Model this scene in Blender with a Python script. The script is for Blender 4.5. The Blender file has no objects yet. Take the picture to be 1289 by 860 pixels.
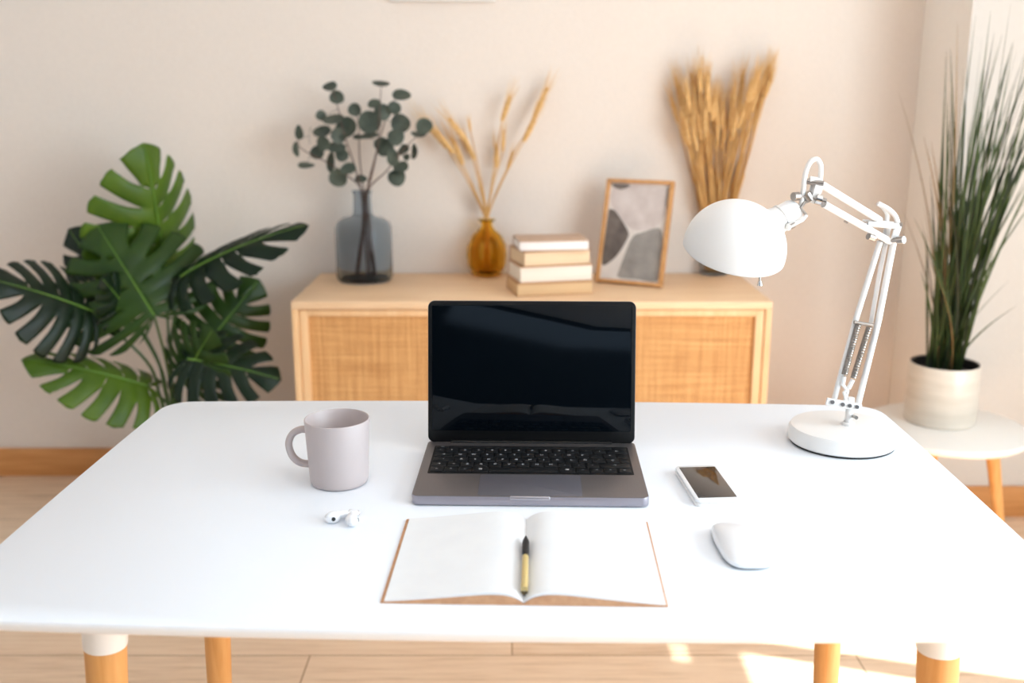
import bpy, bmesh, math, random
from mathutils import Vector, Matrix, Quaternion
from mathutils.geometry import interpolate_bezier
random.seed(7)
PI = math.pi
C = bpy.context.scene.collection
sc = bpy.context.scene

# ------------------------------------------------------------------ camera
FPX = 1280.0                      # focal length for a 1289 px wide frame
TH = math.atan(315 / FPX)         # downward pitch
CAMZ = 1.255
cd = bpy.data.cameras.new('camera'); cam = bpy.data.objects.new('camera', cd); C.objects.link(cam)
cam.location = (0, 0, CAMZ); cam.rotation_euler = (PI / 2 - TH, 0, 0)
cd.sensor_width = 36; cd.lens = 36 * FPX / 1289
cd.clip_start = 0.05
cd.dof.use_dof = True; cd.dof.focus_distance = 1.42; cd.dof.aperture_fstop = 3.3
sc.camera = cam
CT, ST = math.cos(TH), math.sin(TH)
RIGHT, UP, FWD = Vector((1, 0, 0)), Vector((0, ST, CT)), Vector((0, CT, -ST))


def at(u, v, z=None, Y=None):
    """point of the place seen along a sight line, on the level z or at the distance Y"""
    d = RIGHT * ((u - 644.5) / FPX) + UP * (-(v - 430) / FPX) + FWD
    t = (z - CAMZ) / d.z if z is not None else Y / d.y
    return Vector((0, 0, CAMZ)) + d * t


# ------------------------------------------------------------------ materials
def srgb(r, g, b):
    def f(c):
        c /= 255
        return c / 12.92 if c <= 0.04045 else ((c + 0.055) / 1.055) ** 2.4
    return (f(r), f(g), f(b), 1)


def mat(name, col, rough=0.5, metal=0.0, spec=0.5, **kw):
    m = bpy.data.materials.new(name); m.use_nodes = True
    b = m.node_tree.nodes['Principled BSDF']
    b.inputs['Base Color'].default_value = col
    b.inputs['Roughness'].default_value = rough
    b.inputs['Metallic'].default_value = metal
    b.inputs['Specular IOR Level'].default_value = spec
    for k, v in kw.items():
        b.inputs[k].default_value = v
    return m


def N(m, t, **props):
    n = m.node_tree.nodes.new(t)
    for k, v in props.items():
        setattr(n, k, v)
    return n


def L(m, a, b):
    m.node_tree.links.new(a, b)


def P(m):
    return m.node_tree.nodes['Principled BSDF']


def coords(m, scale=(1, 1, 1), rot=(0, 0, 0), kind='Object'):
    tc = N(m, 'ShaderNodeTexCoord'); mp = N(m, 'ShaderNodeMapping')
    mp.inputs['Scale'].default_value = scale; mp.inputs['Rotation'].default_value = rot
    L(m, tc.outputs[kind], mp.inputs['Vector'])
    return mp.outputs['Vector']


def noise(m, vec, scale, detail=4, rough=0.5):
    n = N(m, 'ShaderNodeTexNoise'); n.inputs['Scale'].default_value = scale
    n.inputs['Detail'].default_value = detail; n.inputs['Roughness'].default_value = rough
    L(m, vec, n.inputs['Vector'])
    return n


def ramp(m, fac, stops):
    r = N(m, 'ShaderNodeValToRGB'); e = r.color_ramp.elements
    while len(e) < len(stops):
        e.new(0.5)
    for q, (p, c) in zip(e, stops):
        q.position = p; q.color = c
    L(m, fac, r.inputs['Fac'])
    return r


def bump(m, h, strength, dist=0.002):
    b = N(m, 'ShaderNodeBump'); b.inputs['Strength'].default_value = strength; b.inputs['Distance'].default_value = dist
    L(m, h, b.inputs['Height']); L(m, b.outputs['Normal'], P(m).inputs['Normal'])


def noisy(name, c1, c2, scale, rough=0.5, stretch=(1, 1, 1), bmp=0.0, bd=0.001, spec=0.5, detail=4, **kw):
    m = mat(name, c1, rough, spec=spec, **kw)
    v = coords(m, stretch); n = noise(m, v, scale, detail)
    r = ramp(m, n.outputs['Fac'], [(0.3, c1), (0.7, c2)])
    L(m, r.outputs['Color'], P(m).inputs['Base Color'])
    if bmp:
        bump(m, n.outputs['Fac'], bmp, bd)
    return m


def mathn(m, op, a, b=None):
    n = N(m, 'ShaderNodeMath', operation=op)
    for i, x in enumerate((a, b)):
        if x is None:
            continue
        if isinstance(x, (int, float)):
            n.inputs[i].default_value = x
        else:
            L(m, x, n.inputs[i])
    return n.outputs[0]


def mixc(m, fac, a, b, blend='MIX'):
    n = N(m, 'ShaderNodeMix', data_type='RGBA', blend_type=blend)
    for s, x in ((n.inputs[0], fac), (n.inputs[6], a), (n.inputs[7], b)):
        if isinstance(x, (int, float, tuple)):
            s.default_value = x
        else:
            L(m, x, s)
    return n.outputs[2]


WALL = srgb(230, 219, 209)
def wall_mat(name, col):
    m = mat(name, col, 0.85, spec=0.2)
    v = coords(m); n = noise(m, v, 60, 6, 0.6)
    r = ramp(m, n.outputs['Fac'], [(0.3, tuple(c * 0.97 for c in col[:3]) + (1,)), (0.7, col)])
    L(m, r.outputs['Color'], P(m).inputs['Base Color'])
    n2 = noise(m, v, 130, 3, 0.6)
    bump(m, n2.outputs['Fac'], 0.35, 0.003)
    return m
M = {}
M['wall'] = wall_mat('beige_plaster', WALL)
M['wall_white'] = wall_mat('white_plaster', srgb(216, 209, 201))
M['wall_dark'] = mat('dimmed_rear_wall', srgb(58, 62, 68), 0.9, spec=0.1)  # unseen rear wall, colour darkened so the screen mirrors a dim room
M['wall_lightened'] = wall_mat('lightened_plaster', srgb(243, 238, 231))  # return wall plaster, colour lightened in place of bounce light it lacks
M['ceiling'] = mat('ceiling_paint', srgb(238, 240, 243), 0.9, spec=0.1)
M['wall_plain'] = mat('plain_white_paint', srgb(234, 237, 240), 0.9, spec=0.1)


def floor_mat():
    m = mat('oak_planks', srgb(214, 176, 138), 0.42, spec=0.35)
    v = coords(m)
    br = N(m, 'ShaderNodeTexBrick'); br.offset = 0.37
    br.inputs['Scale'].default_value = 1; br.inputs['Brick Width'].default_value = 1.25
    br.inputs['Row Height'].default_value = 0.19; br.inputs['Mortar Size'].default_value = 0.0015
    br.inputs['Color1'].default_value = (0.35, 0.35, 0.35, 1); br.inputs['Color2'].default_value = (0.75, 0.75, 0.75, 1)
    br.inputs['Mortar'].default_value = (0, 0, 0, 1)
    L(m, v, br.inputs['Vector'])
    v2 = coords(m, (1.5, 22, 1)); g = noise(m, v2, 3, 8, 0.65)
    k = mathn(m, 'ADD', mathn(m, 'MULTIPLY', g.outputs['Fac'], 0.75), mathn(m, 'MULTIPLY', br.outputs['Color'], 0.3))
    r = ramp(m, k, [(0.3, srgb(184, 152, 122)), (0.52, srgb(220, 190, 161)), (0.75, srgb(233, 208, 181))])
    c = mixc(m, br.outputs['Fac'], r.outputs['Color'], srgb(140, 104, 72))
    L(m, c, P(m).inputs['Base Color'])
    bump(m, g.outputs['Fac'], 0.08, 0.001)
    return m
M['floor'] = floor_mat()
def wood(name, c1, c2, stretch, scale=3, rough=0.5):
    return noisy(name, c1, c2, scale, rough, stretch, 0.08, 0.0006, 0.35, 7)
M['base_wood'] = wood('baseboard_oak', srgb(196, 134, 76), srgb(214, 154, 96), (2, 2, 30))
M['beech'] = wood('beech_leg', srgb(205, 145, 82), srgb(222, 166, 104), (30, 30, 2))
M['pale_wood'] = wood('pale_ash', srgb(230, 192, 152), srgb(240, 206, 168), (2, 22, 22))
M['pale_wood_v'] = wood('pale_ash_upright', srgb(228, 184, 136), srgb(238, 200, 154), (22, 22, 2))
M['frame_wood'] = wood('oak_moulding', srgb(190, 138, 86), srgb(208, 158, 106), (20, 20, 20))
M['white_table'] = mat('white_lacquer', srgb(236, 240, 246), 0.42, spec=0.4)
M['table_edge'] = mat('white_edge', srgb(238, 232, 226), 0.5)
M['white_metal'] = mat('white_enamel', srgb(232, 229, 226), 0.35, spec=0.5)
M['white_plastic'] = mat('white_plastic', srgb(234, 235, 238), 0.25, spec=0.5)
M['chrome'] = mat('chrome', srgb(205, 200, 195), 0.16, metal=1)
M['steel'] = mat('brushed_steel', srgb(165, 158, 152), 0.3, metal=1)
M['black_rubber'] = mat('black_rubber', srgb(28, 26, 26), 0.6)
M['cable'] = mat('white_cable', srgb(238, 234, 230), 0.45)


def rattan():
    m = mat('woven_cane', srgb(226, 178, 116), 0.6, spec=0.3)
    tc = N(m, 'ShaderNodeTexCoord'); sp = N(m, 'ShaderNodeSeparateXYZ'); L(m, tc.outputs['Object'], sp.inputs[0])
    pitch = 2 * PI / 0.0075
    sx = mathn(m, 'SINE', mathn(m, 'MULTIPLY', sp.outputs['X'], pitch))
    sz = mathn(m, 'SINE', mathn(m, 'MULTIPLY', sp.outputs['Z'], pitch))
    w = mathn(m, 'ADD', mathn(m, 'MULTIPLY', mathn(m, 'ABSOLUTE', sx), 0.5), mathn(m, 'MULTIPLY', mathn(m, 'ABSOLUTE', sz), 0.5))
    n1 = noise(m, coords(m, (60, 1, 1.5)), 2.2, 5, 0.65); n2 = noise(m, coords(m, (1.5, 1, 60)), 2.2, 5, 0.65)
    nn = mathn(m, 'ADD', mathn(m, 'MULTIPLY', n1.outputs['Fac'], 0.5), mathn(m, 'MULTIPLY', n2.outputs['Fac'], 0.5))
    k = mathn(m, 'ADD', mathn(m, 'MULTIPLY', mathn(m, 'SUBTRACT', w, 0.2), 0.34), nn)
    r = ramp(m, k, [(0.45, srgb(158, 104, 56)), (0.66, srgb(212, 157, 98)), (0.9, srgb(238, 194, 138))])
    L(m, r.outputs['Color'], P(m).inputs['Base Color'])
    bump(m, w, 0.5, 0.0015)
    return m
M['rattan'] = rattan()
M['mug'] = mat('lilac_stoneware', srgb(188, 175, 173), 0.38, spec=0.45)
M['laptop'] = noisy('space_grey_aluminium', srgb(118, 112, 112), srgb(123, 117, 117), 900, 0.42, metal=0.75)
M['laptop_side_lit'] = mat('aluminium_side_lit', srgb(158, 153, 162), 0.4, metal=0.5)  # same aluminium as the deck, lightened to carry the white desk's reflection
M['laptop_rim'] = mat('aluminium_rim', srgb(178, 176, 184), 0.3, metal=0.9)
M['trackpad'] = mat('trackpad_glass', srgb(112, 110, 118), 0.35, metal=0.4)
M['key'] = mat('key_black', srgb(18, 18, 20), 0.5, spec=0.3)
M['key_well'] = mat('key_well', srgb(12, 12, 13), 0.6, spec=0.2)
M['legend'] = mat('key_legend', srgb(215, 215, 220), 0.5)
M['bezel'] = mat('black_bezel', srgb(10, 10, 11), 0.35, spec=0.25)
M['screen'] = mat('dark_screen', srgb(4, 8, 13), 0.03, spec=0.22)
M['phone_glass'] = mat('phone_display', srgb(40, 34, 32), 0.06, spec=0.8)
M['page'] = noisy('white_paper', srgb(228, 229, 231), srgb(232, 233, 234), 30, 0.8, spec=0.15)
M['kraft'] = noisy('kraft_card', srgb(186, 138, 104), srgb(202, 156, 120), 120, 0.8, spec=0.15)
M['gold'] = mat('amber_ink', srgb(236, 206, 138), 0.25, spec=0.5)
M['clear'] = mat('clear_plastic', (1, 1, 1, 1), 0.05, **{'Transmission Weight': 1.0, 'IOR': 1.12})
M['glass'] = mat('clear_glass', (0.97, 0.98, 0.98, 1), 0.02, **{'Transmission Weight': 1.0, 'IOR': 1.3})
M['grey_glass'] = mat('smoky_glass', srgb(208, 215, 221), 0.03, **{'Transmission Weight': 1.0, 'IOR': 1.15})
M['amber_glass'] = mat('amber_glass', srgb(254, 219, 126), 0.04, **{'Transmission Weight': 1.0, 'IOR': 1.15})
M['euc_leaf'] = noisy('eucalyptus_leaf', srgb(56, 64, 55), srgb(82, 90, 78), 30, 0.55, spec=0.35)
M['euc_stem'] = mat('eucalyptus_twig', srgb(92, 66, 56), 0.6)
M['straw'] = noisy('dry_straw', srgb(192, 144, 86), srgb(224, 182, 120), 40, 0.7, (1, 1, 0.2), spec=0.2)
M['ear'] = noisy('wheat_ear', srgb(214, 170, 108), srgb(236, 202, 146), 90, 0.7, spec=0.2)
M['soil'] = noisy('dark_soil', srgb(26, 22, 19), srgb(52, 42, 34), 80, 0.95, bmp=0.8, bd=0.01)
M['pot_inner'] = mat('black_pot_inside', srgb(22, 21, 20), 0.7)
M['pot'] = noisy('glazed_stoneware', srgb(200, 190, 176), srgb(218, 209, 196), 5, 0.28, (1, 1, 7), detail=5)
M['plant_pot'] = mat('grey_planter', srgb(120, 116, 112), 0.6)


def leafmat(name, c1, c2, trans=0.25, rough=0.38):
    m = mat(name, c1, rough, spec=0.32)
    n = noise(m, coords(m), 9, 5)
    r = ramp(m, n.outputs['Fac'], [(0.3, c1), (0.72, c2)])
    L(m, r.outputs['Color'], P(m).inputs['Base Color'])
    t = N(m, 'ShaderNodeBsdfTranslucent'); mx = N(m, 'ShaderNodeMixShader'); mx.inputs[0].default_value = trans
    g = mixc(m, 1.0, r.outputs['Color'], (1.6, 1.7, 0.7, 1), 'MULTIPLY')
    L(m, g, t.inputs['Color'])
    out = m.node_tree.nodes['Material Output']
    L(m, P(m).outputs[0], mx.inputs[1]); L(m, t.outputs[0], mx.inputs[2]); L(m, mx.outputs[0], out.inputs[0])
    return m
M['leaf_dark'] = leafmat('monstera_dark', srgb(15, 31, 17), srgb(26, 48, 24))
M['leaf_mid'] = leafmat('monstera_mid', srgb(36, 62, 20), srgb(54, 82, 27))
M['leaf_light'] = leafmat('monstera_pale', srgb(74, 106, 28), srgb(100, 130, 38), 0.3)  # paler green than the other leaves
M['vein'] = mat('leaf_rib', srgb(104, 146, 56), 0.45)
M['petiole'] = mat('leaf_stalk', srgb(62, 92, 42), 0.45)
M['blade_g'] = leafmat('grass_green', srgb(44, 60, 32), srgb(74, 92, 50), 0.12, 0.5)
M['blade_d'] = leafmat('grass_dark', srgb(30, 40, 28), srgb(52, 62, 42), 0.08, 0.5)
M['blade_b'] = leafmat('grass_tan', srgb(132, 104, 74), srgb(160, 134, 100), 0.15, 0.5)

# ------------------------------------------------------------------ helpers
def obj(name, bm, mats, parent=None, smooth=True, angle=35):
    me = bpy.data.meshes.new(name)
    bmesh.ops.recalc_face_normals(bm, faces=bm.faces[:])
    bm.to_mesh(me); bm.free()
    for m in (mats if isinstance(mats, (list, tuple)) else [mats]):
        me.materials.append(m)
    if smooth:
        for p in me.polygons:
            p.use_smooth = True
        me.set_sharp_from_angle(angle=math.radians(angle))
    o = bpy.data.objects.new(name, me); C.objects.link(o)
    if parent:
        o.parent = parent
    return o


def tag(o, label=None, cat=None, group=None, kind=None):
    if label: o['label'] = label
    if cat: o['category'] = cat
    if group: o['group'] = group
    if kind: o['kind'] = kind
    return o


def thing(name, label, cat, loc=(0, 0, 0), rz=0, group=None):
    o = bpy.data.objects.new(name, None); C.objects.link(o)
    o.location = loc; o.rotation_euler = (0, 0, rz); o.empty_display_size = 0.05
    return tag(o, label, cat, group)


def box(bm, c, s, bev=0.0, seg=2, mi=0, mtx=None):
    r = bmesh.ops.create_cube(bm, size=1)
    vs = r['verts']
    for v in vs:
        v.co = Vector((v.co.x * s[0] + c[0], v.co.y * s[1] + c[1], v.co.z * s[2] + c[2]))
    if bev:
        es = list({e for v in vs for e in v.link_edges})
        b = bmesh.ops.bevel(bm, geom=es, offset=bev, segments=seg, affect='EDGES', profile=0.5)
        vs = list({v for f in b['faces'] for v in f.verts} | {v for v in vs if v.is_valid})
    if mi:
        for f in {f for v in vs for f in v.link_faces}:
            f.material_index = mi
    if mtx:
        bmesh.ops.transform(bm, matrix=mtx, verts=vs)
    return vs


def lathe(bm, prof, seg=48, mtx=None, mi=0, rfun=None):
    rings = []; allv = []
    for r, z in prof:
        if r < 1e-6:
            ring = [bm.verts.new((0, 0, z))]
        else:
            ring = []
            for i in range(seg):
                a = 2 * PI * i / seg
                rr = r * (rfun(a, z) if rfun else 1)
                ring.append(bm.verts.new((rr * math.cos(a), rr * math.sin(a), z)))
        rings.append(ring); allv += ring
    for A, B in zip(rings, rings[1:]):
        for i in range(seg):
            j = (i + 1) % seg
            if len(A) == 1 and len(B) == 1:
                continue
            if len(A) == 1:
                f = bm.faces.new((A[0], B[i], B[j]))
            elif len(B) == 1:
                f = bm.faces.new((A[i], A[j], B[0]))
            else:
                f = bm.faces.new((A[i], A[j], B[j], B[i]))
            f.material_index = mi
    if mtx:
        bmesh.ops.transform(bm, matrix=mtx, verts=allv)
    return allv


def tube(bm, pts, rad, seg=10, caps=True, mi=0):
    pts = [Vector(p) for p in pts]; n = len(pts)
    rad = rad if isinstance(rad, (list, tuple)) else [rad] * n
    tans = [((pts[min(i + 1, n - 1)] - pts[max(i - 1, 0)]).normalized()) for i in range(n)]
    t0 = tans[0]
    nrm = t0.cross(Vector((0, 0, 1)))
    if nrm.length < 1e-3:
        nrm = t0.cross(Vector((1, 0, 0)))
    nrm.normalize(); rings = []
    for i in range(n):
        if i:
            q = tans[i - 1].rotation_difference(tans[i]); nrm = q @ nrm
        b = tans[i].cross(nrm).normalized()
        rings.append([bm.verts.new(pts[i] + (nrm * math.cos(2 * PI * k / seg) + b * math.sin(2 * PI * k / seg)) * rad[i]) for k in range(seg)])
    for A, B in zip(rings, rings[1:]):
        for k in range(seg):
            f = bm.faces.new((A[k], A[(k + 1) % seg], B[(k + 1) % seg], B[k])); f.material_index = mi
    if caps:
        for R in (rings[0], rings[-1]):
            f = bm.faces.new(R); f.material_index = mi
    return [v for r in rings for v in r]


def smooth_path(pts, n=6):
    """Catmull-Rom through the points"""
    pts = [Vector(p) for p in pts]; out = []
    P_ = [pts[0] * 2 - pts[1]] + pts + [pts[-1] * 2 - pts[-2]]
    for i in range(1, len(P_) - 2):
        a, b, c, d = P_[i - 1:i + 3]
        for k in range(n):
            t = k / n
            out.append(0.5 * ((2 * b) + (c - a) * t + (2 * a - 5 * b + 4 * c - d) * t * t + (3 * b - a - 3 * c + d) * t ** 3))
    out.append(pts[-1])
    return out


def rrect(w, h, r, n=6):
    """outline of a rounded rectangle"""
    out = []
    for cx, cy, a0 in ((w / 2 - r, h / 2 - r, 0), (-w / 2 + r, h / 2 - r, 90), (-w / 2 + r, -h / 2 + r, 180), (w / 2 - r, -h / 2 + r, 270)):
        for k in range(n + 1):
            a = math.radians(a0 + 90 * k / n)
            out.append((cx + r * math.cos(a), cy + r * math.sin(a)))
    return out


def inset(outline, d):
    """shrink a convex outline by moving it along its normals"""
    n = len(outline); res = []
    for i in range(n):
        p0, p1, p2 = Vector(outline[i - 1]), Vector(outline[i]), Vector(outline[(i + 1) % n])
        t = (p2 - p0).normalized()
        res.append((p1.x - t.y * d, p1.y + t.x * d))
    return res


def stack(bm, layers, mtx=None, mi=0, side_mi=None):
    """closed solid from outlines of equal count: [(outline, z), ...]"""
    rings = [[bm.verts.new((x, y, z)) for x, y in o] for o, z in layers]
    n = len(rings[0])
    for A, B in zip(rings, rings[1:]):
        for i in range(n):
            f = bm.faces.new((A[i], A[(i + 1) % n], B[(i + 1) % n], B[i])); f.material_index = mi if side_mi is None else side_mi
    f = bm.faces.new(rings[0]); f.material_index = mi
    f = bm.faces.new(rings[-1]); f.material_index = mi
    vs = [v for r in rings for v in r]
    if mtx:
        bmesh.ops.transform(bm, matrix=mtx, verts=vs)
    return vs


def slab(bm, w, h, r, z0, z1, bev, n=6, mtx=None, mi=0):
    o = rrect(w, h, r, n)
    return stack(bm, [(inset(o, bev), z0), (inset(o, bev * 0.3), z0 + bev * 0.3), (o, z0 + bev), (o, z1 - bev), (inset(o, bev * 0.3), z1 - bev * 0.3), (inset(o, bev), z1)], mtx, mi)


def frame_to(d, side=None):
    """rotation whose Z axis runs along d"""
    d = Vector(d).normalized()
    return Vector((0, 0, 1)).rotation_difference(d).to_matrix().to_4x4()


def B():
    return bmesh.new()


# ------------------------------------------------------------------ the room
WY = 3.22
FY = 2.885       # the nearer wall face on the right
JX = 1.245
XL, XR, YB, ZC = -2.5, 2.2, -2.2, 2.6
T = 0.1
def struct(name, boxes, m, smooth=False):
    bm = B()
    for x0, x1, y0, y1, z0, z1 in boxes:
        box(bm, ((x0 + x1) / 2, (y0 + y1) / 2, (z0 + z1) / 2), (x1 - x0, y1 - y0, z1 - z0))
    return tag(obj(name, bm, m, None, smooth), kind='structure')
struct('floor', [(XL - T, XR + T, YB - T, WY + T, -0.05, 0)], M['floor'])
struct('ceiling', [(XL - T, XR + T, YB - T, WY + T, ZC, ZC + 0.05)], M['ceiling'])
struct('wall_back', [(XL, JX + 0.02, WY, WY + T, 0, ZC)], M['wall'])
struct('wall_corner', [(JX, JX + 0.001, FY - 0.002, WY, 0, ZC)], M['wall_lightened'])
struct('wall_alcove', [(JX + 0.001, XR, FY - 0.002, FY + T, 0, ZC)], M['wall_white'])
struct('wall_left', [(XL - T, XL, YB, WY + T, 0, ZC)], M['wall_plain'])
struct('wall_rear', [(XL, XR, YB - T, YB, 0, ZC)], M['wall_dark'])
# right wall with its window openings (out of the picture, daylight and sun come through)
OY0, OY1, OZ0, OZ1 = -1.6, 2.02, 0.55, 2.14
struct('wall_right', [(XR, XR + T, YB, OY0, 0, ZC), (XR, XR + T, OY1, FY + T, 0, ZC), (XR, XR + T, OY0, OY1, 0, OZ0), (XR, XR + T, OY0, OY1, OZ1, ZC)], M['wall_plain'])
struct('window_1', [(XR + 0.02, XR + 0.07, y - 0.03, y + 0.03, OZ0, OZ1) for y in (OY0 + 0.03, -0.7, 0.2, 1.1, 1.62, OY1 - 0.03)]
       + [(XR + 0.02, XR + 0.07, OY0, OY1, z - 0.03, z + 0.03) for z in (OZ0 + 0.03, OZ1 - 0.03)]
       + [(XR + 0.02, XR + 0.07, OY0, OY1, 1.91, 2.01), (XR + 0.02, XR + 0.07, OY0, 1.50, 2.01, OZ1)], M['white_metal'])  # unseen wide bar and panel added to shape the sun patch on the floor
BBH = 0.097
def skirting(name, x0, x1, y0, y1):
    bm = B(); box(bm, ((x0 + x1) / 2, (y0 + y1) / 2, BBH / 2), (x1 - x0, y1 - y0, BBH), 0.003)
    tag(obj(name, bm, M['base_wood']), kind='structure')
skirting('baseboard_back', XL, JX, WY - 0.014, WY)
skirting('baseboard_alcove', JX - 0.014, XR, FY - 0.016, FY - 0.002)
skirting('baseboard_corner', JX - 0.014, JX, FY - 0.002, WY - 0.014)

# picture whose lower edge just shows at the top of the back wall
pl, pr_ = at(491, 1.5, Y=3.2), at(624, 1.5, Y=3.2)
w = pr_.x - pl.x
t = thing('wall_picture', 'white framed picture high on the back wall, only its lower edge showing', 'picture', ((pl.x + pr_.x) / 2, WY, pl.z))
bm = B()
box(bm, (0, -0.01, 0.01), (w, 0.02, 0.02), 0.002); box(bm, (0, -0.01, w * 1.3 - 0.01), (w, 0.02, 0.02), 0.002)
for s in (-1, 1):
    box(bm, (s * (w / 2 - 0.01), -0.01, w * 0.65), (0.02, 0.02, w * 1.3 - 0.04), 0.002)
obj('picture_frame', bm, M['white_metal'], t)
bm = B(); box(bm, (0, -0.006, w * 0.65), (w - 0.036, 0.008, w * 1.3 - 0.036)); obj('print', bm, M['page'], t, False)

# ------------------------------------------------------------------ desk
TZ = 0.74
TR = math.radians(-1.15)
TC = Vector((0.006, 1.285, 0))
desk = thing('desk', 'large white desk with rounded corners and white-capped beech legs', 'desk', TC, TR)
def desk_outline():
    W, D, r = 1.202, 0.735, 0.045
    o = rrect(W, D, r, 8); res = []
    n = len(o)
    pts = []
    for i in range(n):
        p, q = Vector(o[i]), Vector(o[(i + 1) % n])
        k = max(1, int((q - p).length / 0.04))
        for j in range(k):
            pts.append(p.lerp(q, j / k))
    for p in pts:
        bow = 0.016 * (1 - (2 * p.x / W) ** 2)
        side = 0.004 * (1 - (2 * p.y / D) ** 2)
        res.append((p.x + math.copysign(side, p.x), p.y + math.copysign(bow, p.y)))
    return res
DO = desk_outline()
bm = B()
stack(bm, [(inset(DO, 0.012), TZ - 0.019), (inset(DO, 0.004), TZ - 0.013), (inset(DO, 0.0006), TZ - 0.006), (DO, TZ - 0.004), (inset(DO, 0.0006), TZ - 0.0015), (inset(DO, 0.003), TZ)])
obj('tabletop', bm, M['white_table'], desk)
def leg(lx, ly, sx, sy):
    top, bot = Vector((lx, ly, TZ - 0.019)), Vector((lx + sx, ly + sy, 0))
    R = frame_to(top - bot); Lh = (top - bot).length; mtx = Matrix.Translation(bot) @ R
    zc = Lh - 0.08
    bm = B(); lathe(bm, [(0, 0), (0.0145, 0), (0.0155, 0.002), (0.0232, zc), (0, zc)], 28, mtx); lg = obj('leg', bm, M['beech'], desk)
    bm = B(); lathe(bm, [(0.0238, zc - 0.002), (0.0245, zc), (0.026, Lh), (0, Lh), ], 28, mtx); obj('leg_cap', bm, M['white_metal'], lg)
for lx, ly, sx, sy in ((-0.463, -0.245, -0.03, -0.02), (0.480, -0.235, 0.03, -0.02), (-0.468, 0.16, -0.03, 0.03), (0.480, 0.17, 0.03, 0.03)):
    leg(lx, ly, sx, sy)

# ------------------------------------------------------------------ sideboard
SZ = 0.69
a, b_ = at(366, 380, z=SZ), at(973, 380, z=SZ)
SW = b_.x - a.x; SX = (a.x + b_.x) / 2; SY0 = a.y; SD = WY - 0.008 - SY0
sb = thing('sideboard', 'pale wood sideboard with woven cane doors against the back wall', 'sideboard', (SX, SY0, 0))
TT = 0.022; SB = 0.12
bm = B(); box(bm, (0, SD / 2, SZ - TT / 2), (SW, SD, TT), 0.002); obj('top_panel', bm, M['pale_wood'], sb)
for s in (-1, 1):
    bm = B(); box(bm, (s * (SW / 2 - 0.009), SD / 2, (SB + SZ - TT) / 2), (0.018, SD, SZ - TT - SB), 0.0015); obj('side_panel', bm, M['pale_wood_v'], sb)
bm = B(); box(bm, (0, SD / 2, SB + 0.009), (SW - 0.036, SD, 0.018), 0.0015); obj('bottom_panel', bm, M['pale_wood'], sb)
bm = B(); box(bm, (0, SD - 0.006, (SB + SZ) / 2), (SW - 0.036, 0.01, SZ - SB - 0.04)); obj('back_panel', bm, M['pale_wood'], sb)
iw = SW - 0.036; z0, z1 = SB + 0.02, SZ - TT - 0.003
for s in (-1, 1):
    dw = iw / 2 - 0.003; cx = s * iw / 4
    bm = B(); fw = 0.024
    for q in (-1, 1):
        box(bm, (cx + q * (dw / 2 - fw / 2), 0.016, (z0 + z1) / 2), (fw, 0.02, z1 - z0), 0.002)
    for zz, hh in ((z1 - 0.009, 0.018), (z0 + fw / 2, fw)):
        box(bm, (cx, 0.016, zz), (dw - 2 * fw, 0.02, hh), 0.002)
    d = obj('door', bm, M['pale_wood_v'], sb)
    bm = B(); box(bm, (cx, 0.02, (z0 + z1) / 2 + 0.003), (dw - 2 * fw + 0.004, 0.006, z1 - z0 - fw - 0.014)); obj('cane_panel', bm, M['rattan'], d, False)
    bm = B(); lathe(bm, [(0, 0), (0.005, 0), (0.006, 0.012), (0.011, 0.016), (0.011, 0.02), (0, 0.021)], 20, Matrix.Translation((s * 0.016, 0.006, 0.42)) @ Matrix.Rotation(PI / 2, 4, 'X')); obj('knob', bm, M['pale_wood'], d)
for sx in (-1, 1):
    for sy in (0.05, SD - 0.05):
        bm = B(); lathe(bm, [(0, 0), (0.012, 0), (0.019, SB), (0, SB)], 20, Matrix.Translation((sx * (SW / 2 - 0.08), sy, 0))); obj('leg', bm, M['pale_wood_v'], sb)

# ------------------------------------------------------------------ laptop
lf, lr = at(517, 637, z=TZ), at(818, 640, z=TZ)
LW, LD = 0.304, 0.2125
LRZ = math.atan2(lr.y - lf.y, lr.x - lf.x)
lc = (lf + lr) / 2
lap = thing('laptop', 'open grey laptop with black screen and black keyboard on the desk', 'laptop', lc, LRZ)
BH = 0.0125; Z0 = 0.0012
bm = B()
slab(bm, LW, LD, 0.010, Z0, Z0 + BH, 0.0016, 8, Matrix.Translation((0, LD / 2, 0)))
base = obj('base', bm, M['laptop_side_lit'], lap, angle=30)
bm = B(); slab(bm, LW - 0.0012, LD - 0.0012, 0.0095, Z0 + BH - 0.0012, Z0 + BH + 0.0001, 0.0003, 8, Matrix.Translation((0, LD / 2, 0))); obj('top_deck', bm, M['laptop'], base, angle=30)
bm = B(); box(bm, (0, 0.0012, Z0 + BH - 0.0022), (0.052, 0.004, 0.0055), 0.0018, 3); obj('lid_notch', bm, M['laptop_rim'], base)
for sx in (-1, 1):
    for yy in (0.02, LD - 0.02):
        bm = B(); lathe(bm, [(0, 0), (0.006, 0), (0.007, Z0 + 0.0006), (0, Z0 + 0.0006)], 16, Matrix.Translation((sx * 0.13, yy, 0)))
        obj('foot', bm, M['black_rubber'], base)
ZT = Z0 + BH + 0.0001
KW, KD, KY = 0.279, 0.110, 0.134
bm = B(); slab(bm, KW, KD, 0.003, ZT - 0.001, ZT + 0.0003, 0.0002, 4, Matrix.Translation((0, KY, 0)))
well = obj('keyboard', bm, M['key_well'], lap)
bm = B(); slab(bm, 0.134, 0.072, 0.004, ZT - 0.0006, ZT + 0.0004, 0.0002, 4, Matrix.Translation((0, 0.040, 0))); obj('trackpad', bm, M['trackpad'], lap)
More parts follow.
